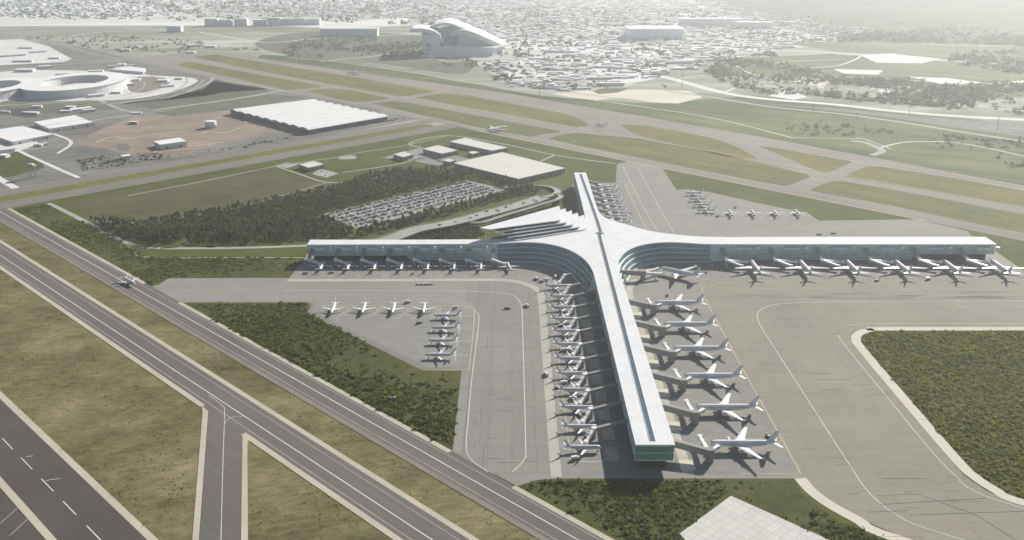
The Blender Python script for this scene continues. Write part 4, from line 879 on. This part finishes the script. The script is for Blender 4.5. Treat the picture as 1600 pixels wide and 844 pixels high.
# ring building
def ring_building(px, py, rx, ry, hgt, label):
    x, y, _ = at(px, py); r = empty('ring_building', (x, y, .3)); tag(r, label, 'arena', 'ring buildings at upper left')
    n = 48; O = [(rx * math.cos(2 * math.pi * i / n), ry * math.sin(2 * math.pi * i / n)) for i in range(n)]; I = [(a * .64, b_ * .64) for a, b_ in O]; J = [(a * .34, b_ * .34) for a, b_ in O]
    m = MB(); mi_ = MB()
    for i in range(n):
        j = (i + 1) % n; m.add([(*O[i], 0), (*O[j], 0), (*O[j], hgt), (*O[i], hgt)], [(0, 1, 2, 3)]); mi_.add([(*I[j], 0), (*I[i], 0), (*I[i], hgt), (*I[j], hgt)], [(0, 1, 2, 3)])
    m.build('wall', M['wall_white'], r); mi_.build('inner_wall', M['wall_white'], r)
    m = MB()
    for i in range(n):
        j = (i + 1) % n; a = [(p[0] * 1.02, p[1] * 1.02, hgt + .3) for p in (O[i], O[j])] + [(p[0] * .98, p[1] * .98, hgt + 1.2) for p in (I[j], I[i])]
        m.add(a, [(0, 1, 2, 3)]); m.add([(v[0], v[1], v[2] - 1) for v in a], [(3, 2, 1, 0)])
    m.build('ring_roof', M['hazy_white'], r)
    m = MB(); m.prism(J, 0, hgt * .35); m.build('inner_stage', M['wall_white'], r)
    return r
ring_building(120, 139, 140, 200, 24, 'large white ring-shaped arena with open centre at upper left')
ring_building(-10, 147, 110, 170, 24, 'white ring-shaped arena cut off by the left edge of the view')
# far white hall with swooping shell roofs
sx0, sy0, _ = at(712, 84); r = empty('shell_roof_hall', (sx0, sy0, .2)); tag(r, 'big white hall with swooping shell roofs beyond the runway', 'hall')
k_ = 2.55
def loc(px, z): return ((px - 712) * k_, z)
def shell(name, spine, depth0, depth1, sag, th=4):
    """a curved shell: spine (x, z) points, swept in depth with a rounded back"""
    n = len(spine); m_ = 9; vs = []
    for i, (x, z) in enumerate(spine):
        for j in range(m_):
            v = j / (m_ - 1); yv = depth0[i] + (depth1[i] - depth0[i]) * v
            vs.append((x, yv, z - sag[i] * (2 * v - 1) ** 2))
    top = [(i * m_ + j, (i + 1) * m_ + j, (i + 1) * m_ + j + 1, i * m_ + j + 1) for i in range(n - 1) for j in range(m_ - 1)]
    b = len(vs); vs += [(x, y, z - th) for x, y, z in vs]
    bot = [tuple(reversed([v + b for v in f])) for f in top]
    ed = []
    for i in range(n - 1):
        ed.append((i * m_, i * m_ + b, (i + 1) * m_ + b, (i + 1) * m_)); q2 = m_ - 1
        ed.append((i * m_ + q2, (i + 1) * m_ + q2, (i + 1) * m_ + q2 + b, i * m_ + q2 + b))
    for j in range(m_ - 1):
        ed.append((j, j + 1, j + 1 + b, j + b)); q2 = (n - 1) * m_; ed.append((q2 + j, q2 + j + b, q2 + j + 1 + b, q2 + j + 1))
    return obj(name, vs, top + bot + ed, M['hazy_white'], r, True)
sp = smooth([loc(644, 104), loc(660, 104), loc(676, 98), (loc(688, 0)[0], 82), (loc(694, 0)[0], 50)], 4); n = len(sp)
shell('shell_roof', sp, [-75 + 20 * i / n for i in range(n)], [110] * n, [1] * n, 13)
sp = smooth([loc(672, 100), loc(690, 112), loc(706, 110), loc(720, 96), loc(732, 88)], 4); n = len(sp)
shell('shell_roof', sp, [20] * n, [230] * n, [-6] * n, 10)
sp = smooth([loc(700, 70), loc(712, 88), loc(726, 97), loc(745, 84), loc(765, 62), loc(782, 42), loc(790, 30)], 4); n = len(sp)
shell('shell_roof', sp, [-50 + 90 * abs(2 * i / (n - 1) - 1) ** 2 for i in range(n)], [190] * n, [2] * n, 17)
def arch_wall(spine, yv, dep, zb, mat):
    m = MB(); n = len(spine); vs = []
    for x, z in spine: vs += [(x, yv, zb), (x, yv, z - 1), (x, yv + dep, zb), (x, yv + dep, z - 1)]
    fs = []
    for i in range(n - 1): a = 4 * i; fs += [(a, a + 4, a + 5, a + 1), (a + 2, a + 3, a + 7, a + 6), (a + 1, a + 5, a + 7, a + 3)]
    m.add(vs, fs); m.build('arch_glazing', mat, r)
arch_wall(smooth([loc(716, 82), loc(726, 88), loc(745, 77), loc(765, 56), loc(780, 36)], 4), 10, 60, 30, M['pale_blue'])
arch_wall(smooth([loc(676, 80), loc(690, 96), loc(706, 98), loc(722, 84)], 4), 60, 60, 30, M['pale_blue'])
m = MB(); m.prism([loc(661, 0)[:1] + (-60,), loc(676, 0)[:1] + (-75,), loc(690, 0)[:1] + (-70,), loc(690, 0)[:1] + (60,), loc(661, 0)[:1] + (60,)], 0, 82); m.build('curved_wall', M['pale_blue'], r)
m = MB(); m.box((loc(672, 0)[0], -72, 34), (12, 8, 26)); m.build('entrance', M['glass_blue'], r)
m = MB(); m.prism([(-115, -75), (150, -75), (190, 30), (190, 160), (-110, 160)], 0, 28); m.build('base_hall', M['pale_blue'], r)
m = MB(); m.prism([(-118, -82), (158, -82), (200, 28), (200, 165), (-114, 165)], 28.05, 33); m.build('terrace', M['hazy_white'], r)
m = MB(); m.prism([(-130, -110), (120, -110), (130, -70), (-125, -60)], 0, 6); m.build('steps', M['hazy_white'], r)
# landmarks in the haze
def block(px, py, w_, d_, h_, name, label, mat='hazy_white', rz=0, group=None, cols=0):
    x, y, _ = at(px, py); r = empty(name, (x, y, .2), R(rz)); tag(r, label, 'building', group)
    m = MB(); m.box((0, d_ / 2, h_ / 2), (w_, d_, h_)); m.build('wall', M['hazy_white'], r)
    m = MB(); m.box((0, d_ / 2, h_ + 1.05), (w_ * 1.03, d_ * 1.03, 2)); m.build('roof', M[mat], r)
    for c in range(cols):
        m = MB(); m.box((-w_ / 2 + w_ * (c + .5) / cols, -.4, h_ * .48), (w_ / cols * .5, .8, h_ * .8)); m.build('window', M['pale_blue'], r)
    return r
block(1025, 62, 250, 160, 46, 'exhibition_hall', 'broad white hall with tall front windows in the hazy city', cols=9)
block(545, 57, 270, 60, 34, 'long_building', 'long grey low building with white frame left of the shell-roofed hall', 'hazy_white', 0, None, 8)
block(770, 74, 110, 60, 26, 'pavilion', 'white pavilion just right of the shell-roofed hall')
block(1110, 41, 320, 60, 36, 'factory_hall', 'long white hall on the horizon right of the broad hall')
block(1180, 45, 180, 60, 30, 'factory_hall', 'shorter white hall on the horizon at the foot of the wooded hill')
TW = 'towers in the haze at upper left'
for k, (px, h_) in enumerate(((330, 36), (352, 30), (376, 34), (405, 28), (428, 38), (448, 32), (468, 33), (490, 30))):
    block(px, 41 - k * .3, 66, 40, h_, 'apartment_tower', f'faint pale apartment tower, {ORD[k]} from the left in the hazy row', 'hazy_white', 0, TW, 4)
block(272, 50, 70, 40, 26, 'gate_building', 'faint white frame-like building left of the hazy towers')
# hazy city of low blocks
cpoly = [at(x, y)[:2] for x, y in ((790, 84), (748, 96), (800, 137), (880, 143), (985, 132), (1120, 98), (1290, 66), (1440, 36), (1500, 6), (1500, -4), (-60, -4), (-60, 26), (200, 30), (300, 18), (640, 30), (740, 50))]
xs = [p[0] for p in cpoly]; ys = [p[1] for p in cpoly]
boxes = []; tries = 0
protos = []
for k in range(8):
    w_, d_, h_ = random.uniform(35, 90), random.uniform(14, 36), random.uniform(4, 9)
    m = MB(); m.box((0, 0, h_ / 2), (w_, d_, h_)); m.box((0, 0, h_ + .5), (w_ * 1.02, d_ * 1.02, .9), 0, 1)
    if k % 2: m.box((w_ * .2, 0, h_ + 3), (w_ * .3, d_ * .5, 4), 0, 1)
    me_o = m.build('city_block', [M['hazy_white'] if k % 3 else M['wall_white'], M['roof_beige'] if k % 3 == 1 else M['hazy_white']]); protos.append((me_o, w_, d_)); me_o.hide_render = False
first = [True] * 8
while len(boxes) < 290 and tries < 20000:
    tries += 1; t_ = random.random(); y = min(ys) + (max(ys) - min(ys)) * t_ ** 1.5; x = random.uniform(min(xs), max(xs)); k = random.randrange(8)
    if not inside(cpoly, [x], [y])[0]: continue
    if abs(x - sx0) < 280 and abs(y - sy0) < 260: continue
    if any(abs(x - a) < 80 and abs(y - b_) < 45 for a, b_ in boxes): continue
    boxes.append((x, y)); o = protos[k][0]
    if not first[k]: o = o.copy(); COL.objects.link(o)
    first[k] = False; o.location = (x, y, .2); o.rotation_euler.z = R(random.choice((-8, -3, 0, 4, 9)))
    tag(o, 'pale low block among the crowd of blocks in the hazy city', 'building', 'hazy city blocks')
bulk = MB(); nb = 0
while nb < 6000:
    t_ = random.random(); y = min(ys) + (max(ys) - min(ys)) * t_ ** 1.2; x = random.uniform(min(xs), max(xs))
    if not inside(cpoly, [x], [y])[0] or (abs(x - sx0) < 280 and abs(y - sy0) < 260): continue
    nb += 1; w_, d_, h_ = random.uniform(10, 40), random.uniform(8, 22), random.uniform(3, 8)
    bulk.box((x, y, h_ / 2 + .2), (w_, d_, h_), R(random.uniform(-12, 12)), random.choice((0, 1, 1, 2)))
tag(bulk.build('distant_city', [M['roof_beige'], M['wall_white'], M['hazy_white']]), kind='stuff')
scatter_city = cpoly
for k in range(8):
    if first[k]: bpy.data.objects.remove(protos[k][0])

# ---------------------------------------------------------------- elevated approach road with loop
ZD = 8.0
def deck(name, left, right, z0, z1, label):
    """closed road deck between two edge polylines (same count)"""
    r = empty(name, (*left[0], 0)); tag(r, label, 'road deck'); ox, oy = left[0]; n = len(left)
    m = MB(); vs = []
    for i in range(n):
        z = z0[i] if isinstance(z0, list) else z0
        for (x, y) in (left[i], right[i]): vs += [(x - ox, y - oy, z), (x - ox, y - oy, z - 1.2)]
    fs = []
    for i in range(n - 1):
        a = 4 * i; b_ = a + 4; fs += [(a, a + 2, b_ + 2, b_), (a + 1, b_ + 1, b_ + 3, a + 3), (a, b_, b_ + 1, a + 1), (a + 2, a + 3, b_ + 3, b_ + 2)]
    fs += [(0, 1, 3, 2), (4 * n - 4, 4 * n - 2, 4 * n - 1, 4 * n - 3)]
    m.add(vs, fs); m.build('road_slab', M['road_pale'], r)
    for e in (left, right):
        k = MB()
        for i in range(n - 1): k.bar((e[i][0] - ox, e[i][1] - oy, z0[i] + .01), (e[i + 1][0] - ox, e[i + 1][1] - oy, z0[i + 1] + .01), .5, 1.1)
        k.build('parapet', M['cream_bright'], r)
    for i in range(2, n - 1, 3):
        c = ((left[i][0] + right[i][0]) / 2 - ox, (left[i][1] + right[i][1]) / 2 - oy)
        if z0[i] > 3: k = MB(); k.cyl(c, 1.0, 0, z0[i] - 1.2, 8); k.build('pier', M['wall_grey'], r)
    return r
def ribbon_edges(px, wd, z):
    p = smooth([at(a, b_, z)[:2] for a, b_ in px], 5); L_, R_ = [], []
    for i in range(len(p)):
        a, b_ = p[max(0, i - 1)], p[min(len(p) - 1, i + 1)]; d = Vector((b_[0] - a[0], b_[1] - a[1])).normalized()
        L_.append((p[i][0] - d.y * wd / 2, p[i][1] + d.x * wd / 2)); R_.append((p[i][0] + d.y * wd / 2, p[i][1] - d.x * wd / 2))
    return L_, R_
l_, r_ = ribbon_edges([(560, 376), (605, 370), (650, 358), (700, 349), (760, 334), (815, 319), (850, 308)], 30, ZD); n = len(l_)
deck('approach_road', l_, r_, [max(.6, ZD * min(1, i / (n * .35))) for i in range(n)], 0, 'wide raised approach road with cars in front of the entrance hall')
l_, r_ = ribbon_edges([(846, 309), (866, 303), (872, 296), (862, 289), (840, 285), (805, 285), (790, 287)], 11, ZD); n = len(l_)
deck('loop_road', l_, r_, [max(.6, ZD * (1 - i / (n * .9))) for i in range(n)], 0, 'narrow raised loop road curving back beside the far pier')
l_, r_ = ribbon_edges([(735, 348), (755, 347), (790, 336), (815, 329), (850, 318), (870, 312), (877, 306), (868, 302)], 8, ZD); n = len(l_)
deck('drop_off_road', l_, r_, [ZD - .1] * n, 0, 'narrow drop-off road running along the entrance hall roof')

# ---------------------------------------------------------------- trees
def crown_mesh(nq, rx, rz, zc, qs, seed, cone=0.0):
    g = np.random.default_rng(seed); cl = g.normal(size=(9, 3)); cl /= np.linalg.norm(cl, axis=1)[:, None]; cl *= g.uniform(.35, .8, (9, 1))
    c = cl[g.integers(0, 9, nq)] + g.normal(size=(nq, 3)) * .27
    c[:, :2] *= (1 - cone * (c[:, 2:3] * .5 + .5)); c *= (rx, rx, rz); c[:, 2] += zc
    n = g.normal(size=(nq, 3)); n[:, 2] = abs(n[:, 2]) + .35; n /= np.linalg.norm(n, axis=1)[:, None]
    t_ = np.cross(n, g.normal(size=(nq, 3))); t_ /= np.linalg.norm(t_, axis=1)[:, None]; b_ = np.cross(n, t_)
    s = (qs * g.uniform(.6, 1.3, nq))[:, None]
    V = np.stack([c - t_ * s - b_ * s * .7, c + t_ * s - b_ * s * .6, c + t_ * s * .8 + b_ * s, c - t_ * s * .7 + b_ * s * .8], 1).reshape(-1, 3)
    return V
def quads_obj(name, V, mat, parent=None):
    n = len(V) // 4; me = bpy.data.meshes.new(name); me.vertices.add(len(V)); me.vertices.foreach_set('co', V.astype(np.float32).ravel())
    me.loops.add(4 * n); me.loops.foreach_set('vertex_index', np.arange(4 * n, dtype=np.int32)); me.polygons.add(n)
    me.polygons.foreach_set('loop_start', np.arange(0, 4 * n, 4, dtype=np.int32)); me.materials.append(mat); me.update(calc_edges=True); me.validate()
    o = bpy.data.objects.new(name, me); COL.objects.link(o)
    if parent: o.parent = parent
    return o
TREES = []
for k in range(6):
    r = empty('tree'); kind = k % 2
    tag(r, 'dark broad-crowned tree in the wood around the car park' if not kind else 'dark slender pointed tree in the wood around the car park', 'tree', 'broad trees of the car park wood' if not kind else 'slender trees of the car park wood')
    quads_obj('crown', crown_mesh(220, 4.8 if not kind else 3.8, 3.9 if not kind else 5.0, 7.2 if not kind else 7.6, .8, 40 + k, .0 if not kind else .45), M['leaf_dark'], r)
    m = MB(); m.cyl((0, 0), .38, 0, 6, 6, 0, .16)
    for a in range(4): m.bar((0, 0, 4 + a * .4), (math.cos(a * 1.7) * 2.2, math.sin(a * 1.7) * 2.2, 7.5), .18, .2)
    m.build('trunk', M['bark'], r); TREES.append(r)
WOOD = ats([(138, 344), (160, 347), (225, 348), (300, 338), (400, 320), (525, 294), (575, 277), (625, 269), (687, 267), (760, 279), (800, 287), (845, 298), (840, 303), (800, 308), (740, 325), (662, 346), (612, 362), (550, 370), (480, 376), (400, 380), (330, 383), (292, 382), (315, 364), (345, 357), (310, 362), (278, 378), (250, 385), (205, 377), (175, 362)])
LOTB = [(-330, 1508), (-86, 1760), (14, 1667), (-245, 1398)]
xs = [p[0] for p in WOOD]; ys = [p[1] for p in WOOD]
cand = RNG.uniform((min(xs), min(ys)), (max(xs), max(ys)), (60000, 2)); cand = cand[inside(WOOD, cand[:, 0], cand[:, 1])]
road_c = np.array(smooth(ats([(560, 376), (605, 370), (650, 358), (700, 349), (760, 334), (815, 319), (850, 308)]), 8))
pts = []; grid = {}
for x, y in cand:
    if inside(LOTB, [x], [y])[0]: continue
    if np.min((road_c[:, 0] - x) ** 2 + (road_c[:, 1] - y) ** 2) < 21 ** 2: continue
    kx, ky = int(x // 7), int(y // 7)
    if any((x - a) ** 2 + (y - b_) ** 2 < 49 for i in (-1, 0, 1) for j in (-1, 0, 1) for a, b_ in grid.get((kx + i, ky + j), ())): continue
    grid.setdefault((kx, ky), []).append((x, y)); pts.append((x, y))
pts.sort(key=lambda p: p[0] ** 2 + p[1] ** 2)
print('trees', len(pts))
tu = [0] * 6; rest = []
for i, (x, y) in enumerate(pts):
    k = random.randrange(6); s = random.choice((.55, .7, .8, .92, 1.05)) * random.uniform(.9, 1.1)
    if i < 296:
        o = TREES[k] if not tu[k] else copy_tree(TREES[k]); tu[k] = 1
        o.location = (x, y, .2); o.rotation_euler.z = random.uniform(0, 6.3); o.scale = (s, s, s * random.uniform(.9, 1.2))
    else:
        V = crown_mesh(120, 4.8 if k % 2 else 3.8, 4 if k % 2 else 5.0, 7.4, 1.0, i, .5 * (1 - k % 2)) * (s, s, s * random.uniform(.9, 1.2)); rest.append(V + (x, y, .2))
if rest: tag(quads_obj('woodland', np.concatenate(rest), M['leaf_dark']), kind='stuff')

def scatter_bushes(name, poly, spacing, size, nq, mat, seed, qf=.32, hfac=.55, thin=None, keep_out=None):
    g = np.random.default_rng(seed); xs = [p[0] for p in poly]; ys = [p[1] for p in poly]
    n = int((max(xs) - min(xs)) * (max(ys) - min(ys)) / spacing ** 2); c = g.uniform((min(xs), min(ys)), (max(xs), max(ys)), (n, 2)); c = c[inside(poly, c[:, 0], c[:, 1])]
    if thin is not None:                                             # clumps: keep where a slow wave is high
        f_ = np.sin(c[:, 0] * thin + 1.3 * np.sin(c[:, 1] * thin * .7)) + np.sin(c[:, 1] * thin * 1.3 + 1.7 * np.sin(c[:, 0] * thin * .6) + seed); c = c[f_ + g.normal(size=len(c)) * .7 > -.35]
    if keep_out: c = c[~inside(keep_out, c[:, 0], c[:, 1])]
    n = len(c); s = size[0] + (size[1] - size[0]) * g.random(n) ** 2
    o = g.normal(size=(n, nq, 3)) * .38; o[:, :, 2] = abs(o[:, :, 2]) * 1.2; P = o * s[:, None, None] * (1, 1, hfac) ; P[:, :, :2] += c[:, None, :]; P[:, :, 2] += .25
    P = P.reshape(-1, 3); q = np.repeat(s, nq) * qf * g.uniform(.6, 1.4, n * nq); m_ = len(P)
    nn = g.normal(size=(m_, 3)); nn[:, 2] = abs(nn[:, 2]) + .6; nn /= np.linalg.norm(nn, axis=1)[:, None]
    t_ = np.cross(nn, g.normal(size=(m_, 3))); t_ /= np.linalg.norm(t_, axis=1)[:, None]; b_ = np.cross(nn, t_); q = q[:, None]
    V = np.stack([P - t_ * q - b_ * q * .7, P + t_ * q - b_ * q * .6, P + t_ * q * .8 + b_ * q, P - t_ * q * .7 + b_ * q * .8], 1).reshape(-1, 3)
    return tag(quads_obj(name, V, mat), kind='stuff')
scatter_bushes('scrub', SCRUB['left'], 2.7, (1.0, 4.4), 10, M['leaf_scrub'], 1, thin=.02)
SQ = [(183, 670), (127, 616), (165, 515), (335, 495), (242, 612)]
scatter_bushes('scrub', SCRUB['bottom'], 2.5, (1.0, 3.6), 10, M['leaf_scrub'], 2, thin=.025, keep_out=SQ)
scatter_bushes('scrub', [p for p in SCRUB['right'] if p[0] < 990] + [(700, 600), (700, 1013)], 2.7, (.8, 3.4), 10, M['leaf_scrub_light'], 3)
scatter_bushes('scrub', SCRUB['north'], 3.4, (1.0, 3.6), 9, M['leaf_scrub'], 4, thin=.02)
# dark and pale tufts in the dry grass
DG = [[qr(236, -400), qr(364, -400), qr(364, 330), qr(236, 330)], [qr(236, 330), qr(364, 330), qr(364, 1400), qr(236, 1400)], [qr(412, -250), qr(444, -250), qr(444, 1500), qr(412, 1500)]]
conn = ats([(298, 600), (330, 640), (378, 670), (392, 700), (392, 900), (290, 900)])
for i, p in enumerate(DG): scatter_bushes('dry_tufts', p, 5.2, (.4, 1.6), 4, M['leaf_tuft'], 70 + i, .3, .3, thin=.035, keep_out=conn)
# bushes in the medians, and the distant woods
hill = ats([(1320, 52), (1400, 38), (1470, 22), (1520, 6), (1700, 0), (1700, 76), (1600, 70), (1470, 66), (1380, 60)])
hx = [p[0] for p in hill]; hy = [p[1] for p in hill]; hc = (3700, 6300)
NX, NY = 60, 60; x0, x1, y0, y1 = min(hx) - 300, max(hx) + 2500, min(hy), max(hy) + 3500
vs = []
for j in range(NY):
    for i in range(NX):
        x = x0 + (x1 - x0) * i / (NX - 1); y = y0 + (y1 - y0) * j / (NY - 1)
        e = sst(0, .35, i / (NX - 1)) * sst(0, .4, j / (NY - 1)) * (1 - sst(.8, 1, j / (NY - 1))) * (1 - sst(.85, 1, i / (NX - 1)))
        vs.append((x, y, -.5 + e * (250 + 60 * math.sin(x * .002) + 40 * math.sin(y * .003))))
tag(obj('hills', vs, [(j * NX + i, j * NX + i + 1, (j + 1) * NX + i + 1, (j + 1) * NX + i) for j in range(NY - 1) for i in range(NX - 1)], M['leaf_hill'], None, True), kind='structure')
sheetp('wood_ground', [(1290, 66), (1330, 56), (1400, 42), (1470, 26), (1500, 8), (1560, -6), (1900, -20), (1900, 84), (1600, 72), (1470, 67), (1380, 62)], M['wood_ground'], 4)
for i, (p, sp_, sz) in enumerate((
    (ats([(1290, 66), (1330, 56), (1400, 42), (1470, 26), (1500, 8), (1560, -2), (1720, -4), (1720, 80), (1600, 72), (1470, 67), (1380, 62)]), 34, (12, 30)),
    (ats([(1300, 66), (1330, 58), (1400, 46), (1480, 60), (1600, 62), (1680, 66), (1680, 76), (1480, 68)]), 26, (10, 26)),
    (ats([(690, 100), (800, 60), (700, 14), (1480, 6), (1400, 40), (1120, 96), (985, 128), (880, 140), (800, 134)]), 55, (8, 20)),
    (ats([(0, 30), (0, 2), (700, 2), (690, 40)]), 75, (10, 26)),
    (ats([(1480, 92), (1520, 80), (1680, 84), (1680, 118), (1560, 112), (1480, 102)]), 22, (8, 22)),
    (ats([(1290, 138), (1310, 124), (1400, 124), (1540, 128), (1680, 132), (1680, 186), (1560, 178), (1460, 168), (1360, 160), (1290, 152)]), 13, (6, 16)),
    (ats([(1100, 112), (1130, 92), (1210, 84), (1230, 100), (1300, 120), (1280, 150), (1200, 148), (1140, 135)]), 19, (6, 16)),
    (ats([(1450, 212), (1560, 216), (1680, 230), (1680, 280), (1560, 258), (1470, 236)]), 16, (4, 11)),
    (ats([(1200, 185), (1330, 192), (1400, 208), (1330, 214), (1230, 210)]), 20, (3, 9)),
    (ats([(430, 82), (480, 62), (560, 60), (650, 66), (690, 84), (660, 92), (560, 88), (470, 92)]), 30, (8, 20)),
    (ats([(800, 132), (930, 128), (1010, 126), (1060, 132), (1040, 138), (990, 134), (900, 144)]), 26, (5, 12)),
    (ats([(30, 60), (160, 56), (260, 60), (340, 70), (420, 80), (300, 84), (180, 82)]), 40, (6, 14)))):
    scatter_bushes('distant_wood', p, sp_, sz, 9, M['leaf_hill'], 60 + i, .3, .9, thin=.012)
# rough hummocks, ditches and spoil in the works area
scatter_bushes('rubble', ats([(120, 250), (200, 240), (280, 240), (380, 232), (460, 214), (600, 192), (640, 184), (560, 190), (480, 208), (380, 226), (250, 250), (130, 268)]), 9, (2, 7), 6, M['dirt'], 90, .35, .3)
# dense low trees between the raised road and the entrance hall
scatter_bushes('scrub', ats([(640, 372), (700, 357), (727, 352), (745, 356), (760, 366), (740, 372), (700, 374)]), 4, (2.5, 5), 12, M['leaf_dark'], 95, .32, .8)
scatter_bushes('scrub', ats([(762, 342), (805, 330), (822, 331), (790, 340), (768, 347)]), 4, (2.5, 5), 12, M['leaf_dark'], 96, .32, .8)

# ---------------------------------------------------------------- cars
def car_proto(col):
    b_ = MB(); b_.prism([(-2.25, -.85), (2.25, -.85), (2.25, .85), (-2.25, .85)], .3, .85)
    b_.add([(-1.9, -.8, .85), (1.1, -.8, .85), (1.1, .8, .85), (-1.9, .8, .85), (-1.4, -.65, 1.45), (.5, -.65, 1.45), (.5, .65, 1.45), (-1.4, .65, 1.45)], [(0, 1, 5, 4), (1, 2, 6, 5), (2, 3, 7, 6), (3, 0, 4, 7)], 1)
    b_.add([(-1.4, -.65, 1.45), (.5, -.65, 1.45), (.5, .65, 1.45), (-1.4, .65, 1.45)], [(0, 1, 2, 3)], 0)
    for x in (-1.4, 1.4):
        for y in (-.8, .8): b_.box((x, y, .3), (.62, .2, .58), 0, 2)
    return b_.build('parked_car', [M['car_' + col], M['window_dark'], M['tyre']])
CP = {c: car_proto(c) for c in CARC}; cu = {c: 0 for c in CARC}; cols = ['white', 'black', 'silver grey', 'dark blue', 'dark red']; wts = [.13, .42, .24, .15, .06]
A, B, C_, D = [Vector((*p, 0)) for p in LOT]; rowdir = (B - A).normalized(); colv = (D - A); W_ = colv.length; cn = colv.normalized(); Ln = (B - A).length
spots = []; v = 5.0; row = 0
while v < W_ - 4:
    u = 6.0
    while u < Ln - 5:
        if random.random() < .62: spots.append((A + rowdir * (u + random.uniform(-.2, .2)) + cn * (v + random.uniform(-.3, .3)), row))
        u += 3.1
        if int(u) % 40 < 3: u += 4
    v += 5.3 if row % 2 == 0 else 11.5; row += 1
spots.sort(key=lambda s: s[0].x ** 2 + s[0].y ** 2)
ang = math.atan2(cn.y, cn.x); bulk = MB()
print('cars', len(spots))
ncar = 268
for i, (p, row) in enumerate(spots):
    c = random.choices(cols, wts)[0]
    if i < ncar:
        o = CP[c] if not cu[c] else CP[c].copy()
        if cu[c]: COL.objects.link(o)
        cu[c] = 1; o.location = (p.x, p.y, .26); o.rotation_euler.z = ang + (math.pi if row % 2 else 0)
        tag(o, f'{c} car in a packed row near the front of the large car park', 'car', f'{c} cars parked in the large car park')
    else:
        mi = cols.index(c); bulk.box((p.x, p.y, .26 + .6), (4.5, 1.75, .6), ang, mi); bulk.box((p.x - cn.x * .3, p.y - cn.y * .3, .26 + 1.17), (2.5, 1.5, .55), ang, 5)
tag(bulk.build('parked_cars', [M['car_' + c] for c in cols] + [M['window_dark']]), kind='stuff')
for k, (px, py) in enumerate(((687, 352), (712, 347), (735, 341), (761, 331), (776, 328), (779, 330), (791, 324), (800, 319), (834, 313), (838, 315), (848, 308), (745, 337), (818, 318))):
    x, y, _ = at(px, py, ZD); c = ('black', 'white', 'silver grey')[k % 3]; o = CP[c].copy(); COL.objects.link(o); o.location = (x, y, ZD + .03); o.rotation_euler.z = R(42); o.scale = (1.3, 1.3, 1.3); o.name = 'moving_car'
    tag(o, f'{c} car driving on the raised road in front of the entrance hall', 'car', f'{c} cars on the raised approach road')
for k, (px, py) in enumerate(((497, 271), (503, 268.5), (510, 270), (517, 273), (508, 275), (523, 271))):
    x, y, _ = at(px, py); c = cols[k % 3]; o = CP[c].copy(); COL.objects.link(o); o.location = (x, y, .26); o.rotation_euler.z = R(40 + 10 * k)
    tag(o, f'{c} car on the small pad beside the lone block on the lawn', 'car', f'{c} cars on the small pad')
# ---------------------------------------------------------------- masts beside the highway
mp = None
for k, (px, py, h_) in enumerate(((1065, 138, 40), (1270, 176, 34), (1330, 165, 20), (1420, 180, 24), (1557, 205, 30), (818, 130, 42), (843, 149, 30), (1338, 187, 16))):
    x, y, _ = at(px, py); r = empty('lamp_mast', (x, y, .2)); tag(r, f'thin dark lighting mast by the highway, {ORD[k]} counted from the city side', 'mast', 'masts beyond the far runway')
    m = MB(); m.cyl((0, 0), .8, 0, h_, 6, 0, .4); m.build('pole', M['door_grey'], r); m = MB(); m.box((0, 0, h_), (8, 1.2, 1)); m.build('lamp_arm', M['door_grey'], r)
bpy.context.view_layer.update()
